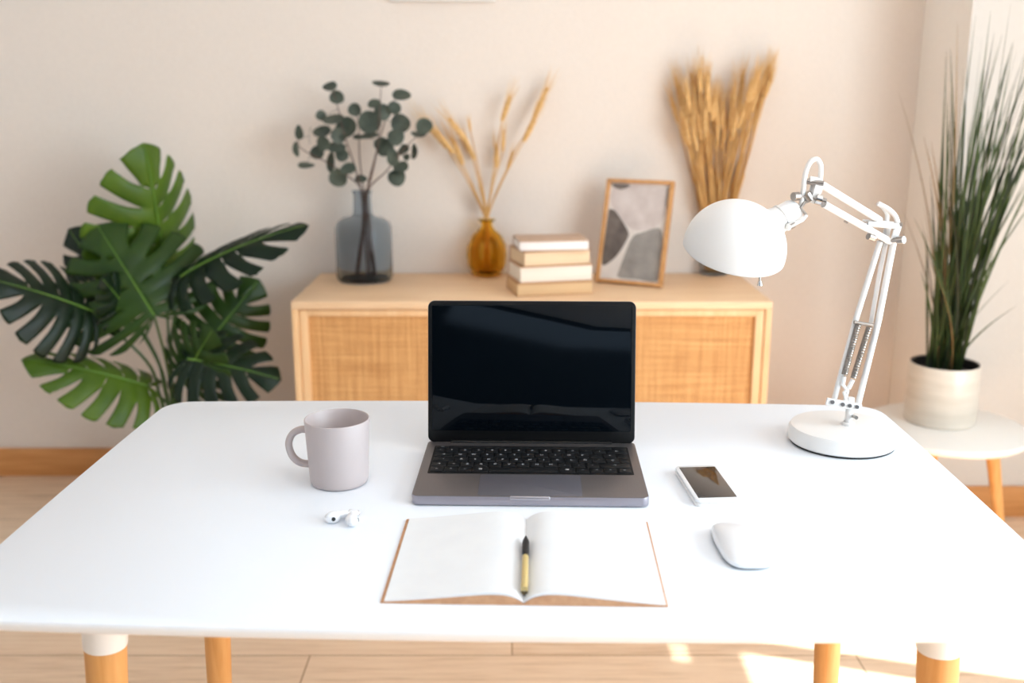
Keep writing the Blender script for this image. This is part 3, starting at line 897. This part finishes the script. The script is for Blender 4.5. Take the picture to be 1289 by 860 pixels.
# amber vase
av = at(613, 347, z=SZ)
sa_ = (av - Vector((0, 0, CAMZ))).dot(FWD) / FPX
amber = thing('bud_vase', 'round fluted amber glass bud vase holding sparse wheat, beside the books', 'vase', av)
ar = 25 * sa_; ah = 71 * sa_
ap = [(0, 0), (ar * .55, 0), (ar * .72, ah * .03), (ar * .93, ah * .17), (ar, ah * .36), (ar * .95, ah * .55), (ar * .72, ah * .72), (ar * .40, ah * .82), (ar * .27, ah * .9), (ar * .33, ah * .96), (ar * .46, ah), (ar * .42, ah * 1.004)]
ai = [(ar * .26, ah * .96), (ar * .21, ah * .9), (ar * .33, ah * .82), (ar * .66, ah * .71), (ar * .89, ah * .54), (ar * .93, ah * .36), (ar * .86, ah * .18), (ar * .65, ah * .07), (0, ah * .06)]
flute = lambda a, z: 1 + 0.028 * math.sin(a * 14) * max(0, math.sin(PI * min(1, max(0, z / (ah * .85)))))
bm = B(); lathe(bm, ap + ai, 112, rfun=flute); obj('bottle', bm, M['amber_glass'], amber, angle=70)
E4 = lambda x, y: (510 + x * 0.349, 90 + y * 0.349)
AY = av.y
wl = [((150, 275), (75, 182), 'leftmost wheat stalk in the amber vase, its ear touching the eucalyptus', .01),
      ((175, 295), (118, 222), 'wheat stalk in the amber vase with its ear just inside the leftmost one', -.02),
      ((208, 335), (172, 245), 'wheat stalk in the amber vase with a low drooping ear on the left', .02),
      ((228, 262), (160, 172), 'wheat stalk in the amber vase with the tall ear of the left cluster', -.01),
      ((250, 318), (212, 240), 'wheat stalk in the amber vase just left of its thin upright neighbour', .03),
      ((235, 215), (230, 178), 'wheat stalk in the amber vase with a tiny thin upright ear', .015),
      ((328, 345), (330, 270), 'wheat stalk in the amber vase with the short central upright ear', .02),
      ((352, 290), (356, 215), 'wheat stalk in the amber vase below the tall middle ear', -.01),
      ((350, 178), (378, 92), 'tall middle wheat stalk in the amber vase', .0),
      ((368, 352), (388, 292), 'wheat stalk in the amber vase with the lowest ear on the right', .01),
      ((428, 252), (470, 165), 'wheat stalk in the amber vase with the second highest ear on the right', -.01),
      ((465, 165), (512, 62), 'tallest wheat stalk in the amber vase, leaning far right', .01)]
for i, (e0, e1, lab, dy) in enumerate(wl):
    a0 = at(*E4(*e0), Y=AY + dy); a1 = at(*E4(*e1), Y=AY + dy * 1.3)
    nk = av + Vector((random.uniform(-.004, .004), random.uniform(-.004, .004), ah * 0.93))
    bt = av + Vector((random.uniform(-.015, .015), random.uniform(-.015, .015), 0.012))
    root = thing('wheat_stalk', lab, 'wheat', bt, 0, 'wheat stalks in the amber vase')
    path = smooth_path([bt, nk, nk.lerp(a0, 0.5) + Vector((-(a0.x - nk.x) * 0.06, 0, 0.006)), a0], 5)
    bm = B(); tube(bm, [p - bt for p in path], 0.0016, 6)
    # a dry leaf sheath around the lower stalk
    tube(bm, [p - bt for p in path[5:11]], [0.0017, 0.0027, 0.0028, 0.0026, 0.0022, 0.0017], 6, False)
    obj('stem', bm, M['straw'], root)
    em = ear_meshes[i % 4]; e = bpy.data.objects.new('ear', em); C.objects.link(e); e.parent = root
    zl = (0.062, 0.07, 0.055, 0.075)[i % 4]; sc_ = (a1 - a0).length / zl
    e.matrix_local = Matrix.Translation(a0 - bt) @ frame_to(a1 - a0) @ Matrix.Diagonal((min(1.25, 1.0 * max(.6, sc_)), min(1.25, max(.6, sc_)), sc_, 1))

# clear vase with the wheat bundle
gv = at(898, 345, z=SZ)
sg_ = (gv - Vector((0, 0, CAMZ))).dot(FWD) / FPX
gl = thing('glass_vase', 'clear glass vase behind the white lamp shade holding the wheat bundle', 'vase', gv)
gr = 17.5 * sg_; gh = 0.165
bm = B(); lathe(bm, [(0, 0), (gr * .95, 0), (gr, 0.004), (gr, gh), (gr * .97, gh + .001), (gr * .93, gh), (gr * .93, 0.014), (gr * .88, 0.010), (0, 0.010)], 48); obj('tumbler', bm, M['glass'], gl, angle=60)
stems_m = []
for i in range(5):
    Ls = 0.50
    bm = B(); c = random.uniform(-.012, .012); d = random.uniform(-.012, .012)
    tube(bm, [(c * math.sin(PI * t_), d * math.sin(PI * t_), Ls * t_) for t_ in [k / 7 for k in range(8)]], 0.0019, 6)
    if i % 2: 
        tube(bm, [(c * math.sin(PI * t_), d * math.sin(PI * t_), Ls * t_) for t_ in (.3, .4, .5, .6, .7)], [.0019, .0034, .0036, .003, .0019], 6, False)
    o = obj('stem', bm, M['straw'], None); stems_m.append(o.data); bpy.data.objects.remove(o)
rb = random.Random(11)
nb_ = 84
for i in range(nb_):
    # tips fill a fan
    u = rb.uniform(0, 1)
    if i % 9 == 0:
        tu, tv = rb.uniform(955, 972), rb.uniform(78, 110)
    else:
        tu = rb.choice((rb.uniform(838, 905), rb.uniform(850, 900), rb.uniform(895, 958)))
        tv = rb.uniform(82, 175) if tu < 905 else rb.uniform(90, 190)
        if tu < 850: tv = max(tv, 88)
        if 893 < tu < 922: tv = max(tv, 122)
    dy = rb.uniform(-.09, .05)
    tip = at(tu, tv, Y=gv.y + dy)
    a = rb.uniform(0, 2 * PI); rr = gr * 0.70 * math.sqrt(rb.uniform(0, 1))
    bt = gv + Vector((rr * math.cos(a), rr * math.sin(a) , 0.013))
    # keep the stalks inside the rim
    d = tip - bt; k = gh / d.z; at_rim = bt + d * k - gv
    lim = gr * 0.84
    rad = math.hypot(at_rim.x, at_rim.y)
    if rad > lim:
        # start on the far side so that the stalk leans over the rim
        rim = gv + Vector((at_rim.x / rad * lim, at_rim.y / rad * lim, gh))
        d = tip - rim; bt = rim - d * ((gh - 0.013) / d.z)
        off = bt - gv; o_r = math.hypot(off.x, off.y)
        if o_r > gr * .8:
            bt = gv + Vector((off.x / o_r * gr * .8, off.y / o_r * gr * .8, 0.013))
    ln = (tip - bt).length
    root = thing('wheat_stalk', 'dry golden wheat stalk in the dense bundle behind the white lamp shade', 'wheat', bt, 0, 'wheat bundle in the clear vase')
    root.rotation_mode = 'QUATERNION'; root.rotation_quaternion = Vector((0, 0, 1)).rotation_difference(tip - bt) @ Quaternion((0, 0, 1), rb.uniform(0, 6.28))
    j = i % 4; el_ = (0.062, 0.07, 0.055, 0.075)[j] * 1.15
    st = bpy.data.objects.new('stem', stems_m[i % 5]); C.objects.link(st); st.parent = root; st.scale = (1, 1, (ln - el_) / 0.50)
    e = bpy.data.objects.new('ear', ear_meshes[j]); C.objects.link(e); e.parent = root; e.location = (0, 0, ln - el_); e.scale = (1.0, 1.0, 1.15)

# ------------------------------------------------------------------ books
bk = [  # (left u, corner u, right u, bottom v at the corner, thickness px, page colour, cover colour, label)
    ('tan book at the bottom of the stack on the sideboard', srgb(226, 190, 146), srgb(186, 140, 98), 0.0375),
    ('white-paged book second from the bottom of the stack on the sideboard', srgb(244, 234, 220), srgb(196, 154, 116), 0.0475),
    ('cream-paged book under the thin white top one in the stack', srgb(236, 210, 176), srgb(176, 132, 94), 0.043),
    ('thin white book on top of the stack beside the picture frame', srgb(244, 240, 238), srgb(190, 160, 136), 0.0295)]
bc = at(652, 374, z=SZ)
zz = SZ
geo = [(630, 651, 749), (629, 655, 748), (625, 660, 745), (639, 654, 742)]
for i, (lab, pg, cv, th) in enumerate(bk):
    Yc = bc.y + (0, 0.002, -0.003, 0.004)[i]
    sc_ = (at(geo[i][1], 360, Y=Yc) - Vector((0, 0, CAMZ))).dot(FWD) / FPX
    x0 = at(geo[i][1], 360, Y=Yc).x; x1 = at(geo[i][2], 360, Y=Yc).x
    yaw = math.radians((12, 14, 17, 8)[i])
    wd = (x1 - x0) / math.cos(yaw); dp = (0.145, 0.145, 0.145, 0.14)[i]
    t = thing('book', lab, 'book', (x0, Yc, zz), yaw, 'books stacked on the sideboard')
    ct = 0.0028
    m_c = noisy('book_cover', cv, tuple(c * 1.08 for c in cv[:3]) + (1,), 40, 0.6)
    m_p = mat('book_pages', pg, 0.8, spec=0.15)
    n = noise(m_p, coords(m_p, (2, 2, 600)), 2, 2); r_ = ramp(m_p, n.outputs['Fac'], [(0.35, tuple(c * 0.86 for c in pg[:3]) + (1,)), (0.65, pg)]); L(m_p, r_.outputs['Color'], P(m_p).inputs['Base Color'])
    cx = wd / 2
    bm = B(); box(bm, (cx, dp / 2 + 0.0015, th / 2), (wd - 0.004, dp - 0.004, th - 2 * ct), 0.0005); obj('page_block', bm, m_p, t)
    bm = B(); box(bm, (cx, dp / 2, ct / 2), (wd, dp, ct), 0.0008); obj('cover', bm, m_c, t)
    bm = B(); box(bm, (cx, dp / 2, th - ct / 2), (wd, dp, ct), 0.0008); obj('cover', bm, m_c, t)
    bm = B(); box(bm, (cx, dp - 0.001, th / 2), (wd, 0.003, th - 2 * ct + 0.0002), 0.0005); obj('spine', bm, m_c, t)
    zz += th

# ------------------------------------------------------------------ picture frame with the stones print
f0, f1 = at(748.5, 356, z=SZ), at(832, 363.5, z=SZ)
f0.y += 0.0
fw_ = (f1 - f0).length
fyaw = math.atan2(f1.y - f0.y, f1.x - f0.x)
fl = math.radians(15)
fr = thing('picture_frame', 'oak-framed print of grey stones leaning back on the sideboard', 'picture', f0, fyaw)
fh = 0.315
# leaning plane: x along the bottom, z up, tilted back
FM = Matrix.Rotation(-fl, 4, 'X')
fb = 0.011; fd = 0.020
def fbox(bm, c, s, bev=0.0): box(bm, c, s, bev, mtx=FM)
bm = B()
lift = 0.0
for c, s in (((fw_ / 2, fd / 2, fb / 2), (fw_, fd, fb)), ((fw_ / 2, fd / 2, fh - fb / 2), (fw_, fd, fb)),
             ((fb / 2, fd / 2, fh / 2), (fb, fd, fh - 2 * fb)), ((fw_ - fb / 2, fd / 2, fh / 2), (fb, fd, fh - 2 * fb))):
    fbox(bm, c, s, 0.001)
dz = -min(v.co.z for v in bm.verts); dzM = Matrix.Translation((0, 0, dz)); bmesh.ops.translate(bm, verts=bm.verts[:], vec=(0, 0, dz))
obj('moulding', bm, M['frame_wood'], fr)
m_print = noisy('pale_print', srgb(214, 206, 200), srgb(226, 220, 214), 18, 0.7)
bm = B(); box(bm, (fw_ / 2, 0.012, fh / 2), (fw_ - 1.6 * fb, 0.004, fh - 1.6 * fb), mtx=dzM @ FM); pr2 = obj('print', bm, m_print, fr, False)
def stone(name, pts, c1, c2, off):
    m = noisy(name + '_ink', c1, c2, 26, 0.75, bmp=0)
    pp = smooth_path([Vector((x * fw_, 0, z * fh)) for x, z in pts] + [Vector((pts[0][0] * fw_, 0, pts[0][1] * fh))], 5)[:-1]
    bm = B()
    A_ = [bm.verts.new((p.x, 0.010 - off, p.z)) for p in pp]; B_ = [bm.verts.new((p.x, 0.0104, p.z)) for p in pp]
    bm.faces.new(A_); n = len(pp)
    for i in range(n): bm.faces.new((A_[i], A_[(i + 1) % n], B_[(i + 1) % n], B_[i]))
    bm.transform(dzM @ FM)
    obj(name, bm, m, pr2, False)
stone('printed_stone', [(.10, .95), (.88, .93), (.94, .76), (.84, .58), (.62, .52), (.42, .54), (.2, .66), (.07, .80)], srgb(196, 184, 180), srgb(214, 204, 200), 0.0003)
stone('printed_stone', [(.07, .71), (.17, .69), (.33, .57), (.41, .49), (.40, .43), (.28, .27), (.12, .17), (.06, .2), (.06, .5)], srgb(86, 78, 74), srgb(122, 112, 106), 0.0005)
stone('printed_stone', [(.44, .40), (.50, .47), (.60, .50), (.80, .55), (.88, .54), (.93, .44), (.93, .25), (.92, .06), (.60, .055), (.34, .06), (.34, .14)], srgb(132, 128, 124), srgb(158, 153, 148), 0.0007)
stone('printed_stone', [(.07, .955), (.35, .95), (.22, .90), (.09, .93)], srgb(104, 96, 92), srgb(130, 120, 114), 0.0009)
stone('printed_stone', [(.90, .93), (.945, .93), (.945, .74), (.91, .78)], srgb(128, 122, 118), srgb(146, 140, 134), 0.0006)
# easel back
bm = B(); q0 = dzM @ FM @ Vector((fw_ * .62, fd, fh * .55)); 
wv = 0.045
pts = [Vector((q0.x - wv / 2, q0.y, q0.z)), Vector((q0.x + wv / 2, q0.y, q0.z)), Vector((q0.x + wv / 2 + .012, q0.y + 0.065, 0)), Vector((q0.x - wv / 2 - .012, q0.y + 0.065, 0))]
va = [bm.verts.new(p) for p in pts]; vb = [bm.verts.new(p + Vector((0, 0.004, 0))) for p in pts]
bm.faces.new(va); bm.faces.new(vb)
for i in range(4): bm.faces.new((va[i], va[(i + 1) % 4], vb[(i + 1) % 4], vb[i]))
obj('easel_back', bm, mat('brown_board', srgb(132, 92, 62), 0.7), fr, False)

# ------------------------------------------------------------------ monstera
def monstera_leaf_mesh(Lg, wf, droop, fold, curl, seed, nf=8):
    r_ = random.Random(seed)
    ctrl = [(0.015, -0.005), (0.13, -0.15), (0.31, -0.15), (0.45, -0.01), (0.50, 0.2), (0.475, 0.42), (0.39, 0.63), (0.26, 0.82), (0.12, 0.94), (0.0, 1.0)]
    cp = smooth_path([Vector((x, y, 0)) for x, y in ctrl], 24); NP = len(cp) - 1
    def E_(a): 
        f = a * NP; i = min(NP - 1, int(f)); return cp[i].lerp(cp[i + 1], f - i)
    def M_(a): return Vector((0, 0.92 * (max(0, a - 0.26) / 0.74) ** 1.3, 0))
    bm = B()
    def shape(p):
        x, y = p.x * wf, p.y
        ax_ = abs(x)
        z = -droop * y * y - fold * ax_ - curl * ax_ * ax_ * 2 + p.z
        return Vector((x * Lg, y * Lg, z * Lg))
    for sgn in (-1, 1):
        bnd = [0.0] + [0.16 + 0.76 * (k / (nf - 1)) + r_.uniform(-.012, .012) for k in range(nf - 1)] + [1.0]
        r0 = [r_.uniform(.28, .46) for _ in range(nf + 1)]; hol = [r_.random() < .75 for _ in range(nf + 1)]
        def g(k, r):
            if k <= 0 or k >= nf: return 0.0
            v = 0.0
            if r > r0[k]:
                v = min(1, math.sqrt((r - r0[k]) / 0.22)) * (0.185 + 0.03 * r)
            if hol[k] and 0.08 < r < 0.27 and r0[k] > .32:
                v = max(v, 0.17 * math.sin(PI * (r - 0.08) / 0.19))
            return v
        NA, NR = 6, 16
        for k in range(nf):
            w_ = bnd[k + 1] - bnd[k]
            G = []
            for i in range(NR + 1):
                r = i / NR
                lo = bnd[k] + g(k, r) * w_ * 0.8; hi = bnd[k + 1] - g(k + 1, r) * w_ * 0.8
                row = []
                for j in range(NA + 1):
                    tt = j / NA; a = lo + (hi - lo) * tt
                    m_ = M_(bnd[k] + w_ * tt); e_ = E_(a)
                    # round the finger tips, pull veins toward the leaf tip
                    tip = 1 - 0.035 * (abs(2 * tt - 1) ** 2.5) * (r ** 3) * (1 if 0 < k < nf - 1 else 0.2)
                    p = m_.lerp(e_, r * tip)
                    p.y += -0.035 * math.sin(PI * r) * (0.3 + a)
                    p.z = 0.016 * math.sin(PI * tt) * math.sin(PI * min(1, r * 1.1)) - 0.05 * r ** 3 * r_.uniform(.2, 1)*0.3
                    p.x *= sgn
                    row.append(bm.verts.new(shape(p)))
                G.append(row)
            for A, B2 in zip(G, G[1:]):
                for j in range(NA):
                    try: bm.faces.new((A[j], A[j + 1], B2[j + 1], B2[j]))
                    except ValueError: pass
    bmesh.ops.remove_doubles(bm, verts=bm.verts[:], dist=0.0006 * Lg / 0.3)
    rib = [shape(Vector((0, y, 0.004))) for y in [k / 10 * 0.97 for k in range(11)]]
    return bm, rib
PLB = at(214, 512, Y=2.86)
mon = thing('monstera_plant', 'monstera with big split leaves standing on the floor left of the sideboard', 'plant', (PLB.x, PLB.y, 0))
bm = B(); lathe(bm, [(0, 0), (0.085, 0), (0.09, 0.004), (0.115, 0.25), (0.118, 0.255), (0.109, 0.255), (0.106, 0.24), (0, 0.24)], 40); pot = obj('planter', bm, M['plant_pot'], mon)
bm = B(); lathe(bm, [(0.1065, 0.236), (0.08, 0.243), (0, 0.246)], 40); obj('soil', bm, M['soil'], pot)
MO = Vector((PLB.x, PLB.y, 0))
# (base, tip, normal hint, width, droop, fold, curl, material, seed)
ML = [
    ((207, 334, 2.98), (181, 180, 2.90), (.8, -.6, .1), 1.08, .06, .30, .15, 'leaf_light', 1),
    ((194, 397, 2.80), (122, 283, 2.86), (.05, -.75, .65), 1.5, .12, .10, .15, 'leaf_mid', 2),
    ((150, 372, 2.95), (86, 288, 3.02), (-.3, -.85, .4), 1.0, .1, .1, .1, 'leaf_dark', 3),
    ((116, 392, 2.78), (-12, 352, 2.62), (.15, -.72, .72), 1.15, .16, .18, .2, 'leaf_dark', 4),
    ((186, 486, 2.80), (28, 452, 2.66), (-.10, -.5, .86), .80, .12, .25, .25, 'leaf_light', 5),
    ((228, 348, 2.85), (386, 284, 2.80), (.15, -.5, .85), .58, .18, .22, .3, 'leaf_dark', 6),
    ((262, 432, 2.88), (326, 352, 2.98), (.25, -.85, .3), 1.15, .12, .12, .2, 'leaf_mid', 7),
    ((236, 452, 2.74), (352, 478, 2.74), (.15, -.72, .65), 1.0, .2, .15, .2, 'leaf_dark', 8),
    ((164, 396, 2.84), (128, 350, 2.74), (.1, -.7, .7), 1.1, .1, .1, .1, 'leaf_dark', 9),
    ((232, 478, 2.78), (268, 415, 2.70), (.1, -.8, .5), 1.2, .1, .1, .1, 'leaf_mid', 10),
]
for i, (b0, t0, nh, wf, dr, fo, cu, mk, sd_) in enumerate(ML):
    p0 = at(b0[0], b0[1], Y=b0[2]); p1 = at(t0[0], t0[1], Y=t0[2])
    y = (p1 - p0); Lg = y.length; y.normalize()
    z = Vector(nh); z = (z - y * z.dot(y)).normalized(); x = y.cross(z)
    # the droop brings the tip down behind the plane: lift the frame so that the chord stays
    R = Matrix((x, y, z)).transposed().to_4x4()
    R = R @ Matrix.Rotation(math.atan(dr), 4, 'X')
    bm, rib = monstera_leaf_mesh(Lg, wf, dr, fo, cu, sd_)
    mtx = Matrix.Translation(p0 - MO) @ R
    bmesh.ops.transform(bm, matrix=mtx, verts=bm.verts[:])
    lf_ = obj('leaf', bm, M[mk], mon, angle=180)
    sol = lf_.modifiers.new('thickness', 'SOLIDIFY'); sol.thickness = 0.0007
    bm = B(); tube(bm, [mtx @ p for p in rib], [0.0028 * (1 - 0.75 * k / 10) for k in range(11)], 6); obj('midrib', bm, M['vein'], lf_)
    base = Vector((random.uniform(-.02, .02), random.uniform(-.02, .02), 0.24)); top = p0 - MO
    mid = Vector((base.x + (top.x - base.x) * 0.30, base.y + (top.y - base.y) * 0.3, base.z + (top.z - base.z) * 0.62))
    bm = B(); pp = smooth_path([base, base.lerp(mid, .5) + Vector((0, 0, 0.02)), mid, top], 6)
    tube(bm, pp, [0.0062 - 0.0028 * k / len(pp) for k in range(len(pp))], 8); obj('petiole', bm, M['petiole'], mon)

# ------------------------------------------------------------------ side table with the potted grass
STY = 2.60
cst = at(1190.5, 536, Y=STY); STZ = cst.z
sr = 98.5 * (cst - Vector((0, 0, CAMZ))).dot(FWD) / FPX
stb = thing('side_table', 'small round white side table with wooden legs, right of the desk', 'side table', (cst.x, STY, 0))
bm = B(); lathe(bm, [(0, STZ - 0.022), (sr - 0.012, STZ - 0.022), (sr - 0.002, STZ - 0.014), (sr, STZ - 0.006), (sr - 0.002, STZ - 0.001), (sr - 0.004, STZ), (0, STZ)], 72); obj('top', bm, mat('warm_white_lacquer', srgb(232, 227, 220), 0.45), stb)
for (u, v, u2, v2, yy_) in ((1249, 566, 1256, 640, STY - 0.06), (1172, 572, 1160, 640, STY - 0.10), (1120, 560, 1112, 640, STY + 0.10)):
    p = at(u, v, Y=yy_); q = at(u2, v2, Y=yy_)
    dirv = (p - q) / (p.z - q.z)
    top = p + dirv * (STZ - 0.02 - p.z); bot = p + dirv * (0 - p.z)
    if yy_ > STY: bot.y += 0.04
    o0 = Vector((cst.x, STY, 0)); mtx = Matrix.Translation(bot - o0) @ frame_to(top - bot); Lh = (top - bot).length
    bm = B(); lathe(bm, [(0, 0), (0.0105, 0), (0.0185, Lh), (0, Lh)], 20, mtx); obj('leg', bm, M['beech'], stb)
gp = at(1182, 529, z=STZ)
ps = (gp - Vector((0, 0, CAMZ))).dot(FWD) / FPX
gpl = thing('potted_grass', 'tall green grass plant in a glazed beige pot on the side table', 'plant', gp)
pr0, pr1 = 42.5 * ps, 41.5 * ps; phh = 72 * ps / 0.955
bm = B(); lathe(bm, [(0, 0), (pr0 * .95, 0), (pr0, 0.006), (pr0 * 1.005, phh * .4), (pr1, phh - 0.003), (pr1 - 0.002, phh), (pr1 - 0.006, phh - 0.001), (pr1 - 0.007, phh - 0.03), (0, phh - 0.03)], 64); gpot = obj('pot', bm, M['pot'], gpl)
bm = B(); lathe(bm, [(pr1 - 0.0022, phh - 0.0002), (pr1 - 0.0050, phh + 0.0002), (pr1 - 0.0066, phh - 0.004), (pr1 - 0.0072, phh - 0.029)], 64); obj('pot_inside', bm, M['pot_inner'], gpot)  # black inside wall of the pot below the rim
bm = B(); lathe(bm, [(pr1 - 0.0075, phh - 0.027), (pr1 * .5, phh - 0.02), (0, phh - 0.018)], 48); obj('soil', bm, M['soil'], gpot)
rgx = random.Random(5)
def blade(bm, b0, tip, bend, w, twist):
    n = 12; d = tip - b0
    side = Vector((math.cos(twist), math.sin(twist), 0))
    prev = None
    for i in range(n + 1):
        t_ = i / n
        c = b0 + d * t_ + bend * (t_ * t_ - t_)
        ww = w * (1 - t_ ** 6) * (0.75 + 0.5 * math.sin(PI * min(1, t_ * 1.2))) + 0.0002
        s2 = side; nn = d.cross(side).normalized()
        row = [bm.verts.new(c - s2 * ww), bm.verts.new(c + nn * ww * 0.5), bm.verts.new(c + s2 * ww)]
        if prev:
            for j in (0, 1):
                bm.faces.new((prev[j], prev[j + 1], row[j + 1], row[j]))
        prev = row
special = [((1131, 116), -.10, 'b'), ((1163, 172), 0, 'b'), ((1172, 178), -.03, 'b'), ((1205, 28), .05, 'b'), ((1163, 260), 0, 'b'), ((1135, 262), -.06, 'b'), ((1255, 300), .05, 'g'), ((1272, 352), .06, 'g'), ((1280, 385), .08, 'g'), ((1243, 280), .02, 'g'),
           ((1228, 20), .02, 'g'), ((1247, 14), .02, 'g'), ((1272, 6), .03, 'g'), ((1218, 60), .0, 'd'), ((1236, 48), .0, 'g'), ((1262, 42), .0, 'g'), ((1300, 30), .05, 'g'), ((1310, 60), .05, 'g')]
stuff_bm = B()
NBL = 150
for i in range(NBL):
    if i < len(special):
        (tu, tv), bx, k = special[i]
    else:
        q = rgx.random()
        if q < 0.50: tu, tv = rgx.uniform(1235, 1345), rgx.uniform(40, 230)
        elif q < 0.82: tu, tv = rgx.uniform(1188, 1250), rgx.uniform(60, 300)
        else: tu, tv = rgx.uniform(1148, 1215), rgx.uniform(190, 360)
        bx = rgx.uniform(-.02, .06); k = rgx.choice('gggddgb' if tu < 1200 else 'ggggddg')
    a = rgx.uniform(0, 6.28); rr = 0.045 * math.sqrt(rgx.random())
    b0 = Vector((rr * math.cos(a), rr * math.sin(a) * .9, phh - 0.022))
    tip = at(tu, tv, Y=min(2.80, STY + 0.03 + rgx.uniform(-.20, .14))) - gp
    if tip.y + gp.y > FY - 0.04: tip.y = FY - 0.04 - gp.y
    bend = Vector((tip.x * 0.5 + bx * .3, rgx.uniform(-.06, .06), 0))
    wd_ = rgx.uniform(0.0019, 0.0033)
    if i < 100:
        bm = B(); blade(bm, b0, tip, bend, wd_, a); obj('blade', bm, M['blade_' + k], gpl, angle=180)
    else:
        nf0 = len(stuff_bm.faces); blade(stuff_bm, b0, tip, bend, wd_, a); stuff_bm.faces.ensure_lookup_table()
        mi = {'g': 0, 'd': 1, 'b': 2}[k]
        for f in stuff_bm.faces[nf0:]: f.material_index = mi
o = obj('blades', stuff_bm, [M['blade_g'], M['blade_d'], M['blade_b']], gpl, angle=180); o['kind'] = 'stuff'

# ------------------------------------------------------------------ light
def area(name, loc, rot, sx, sy, power, col):
    l_ = bpy.data.lights.new(name, 'AREA'); l_.shape = 'RECTANGLE'; l_.size = sx; l_.size_y = sy; l_.energy = power; l_.color = col
    o = bpy.data.objects.new(name, l_); C.objects.link(o); o.location = loc; o.rotation_euler = rot
    return o
# daylight entering by the windows of the right wall
area('window_daylight', (XR - 0.01, (OY0 + 1.5) / 2, (OZ0 + OZ1) / 2), (0, math.radians(90), 0), OZ1 - OZ0, 1.5 - OY0, 58, (0.76, 0.92, 1.02))
# added fill light high on the closed rear wall behind the camera
area('rear_fill', (-0.2, YB + 0.05, 2.25), (math.radians(-78), 0, 0), 3.6, 0.6, 72, (0.75, 0.92, 1.03))
sl_ = bpy.data.lights.new('sun', 'SUN'); sl_.energy = 11; sl_.angle = math.radians(0.7); sl_.color = (1.0, 0.98, 0.97)
so_ = bpy.data.objects.new('sun', sl_); C.objects.link(so_)
so_.rotation_euler = Vector((-1, 0.30, -1.1)).to_track_quat('-Z', 'Y').to_euler()
wd = bpy.data.worlds.new('world'); sc.world = wd; wd.use_nodes = True
wd.node_tree.nodes['Background'].inputs[0].default_value = (0.9, 0.95, 1.0, 1); wd.node_tree.nodes['Background'].inputs[1].default_value = 1.0

sc.view_settings.view_transform = 'Standard'; sc.view_settings.look = 'None'
sc.view_settings.gamma = 1; sc.view_settings.use_curve_mapping = False
sc.view_settings.exposure = 0.90
sc.cycles.use_denoising = True
sc.cycles.max_bounces = 12; sc.cycles.diffuse_bounces = 6; sc.cycles.transmission_bounces = 12
sc.cycles.caustics_reflective = False; sc.cycles.caustics_refractive = True
sc.cycles.sample_clamp_indirect = 8
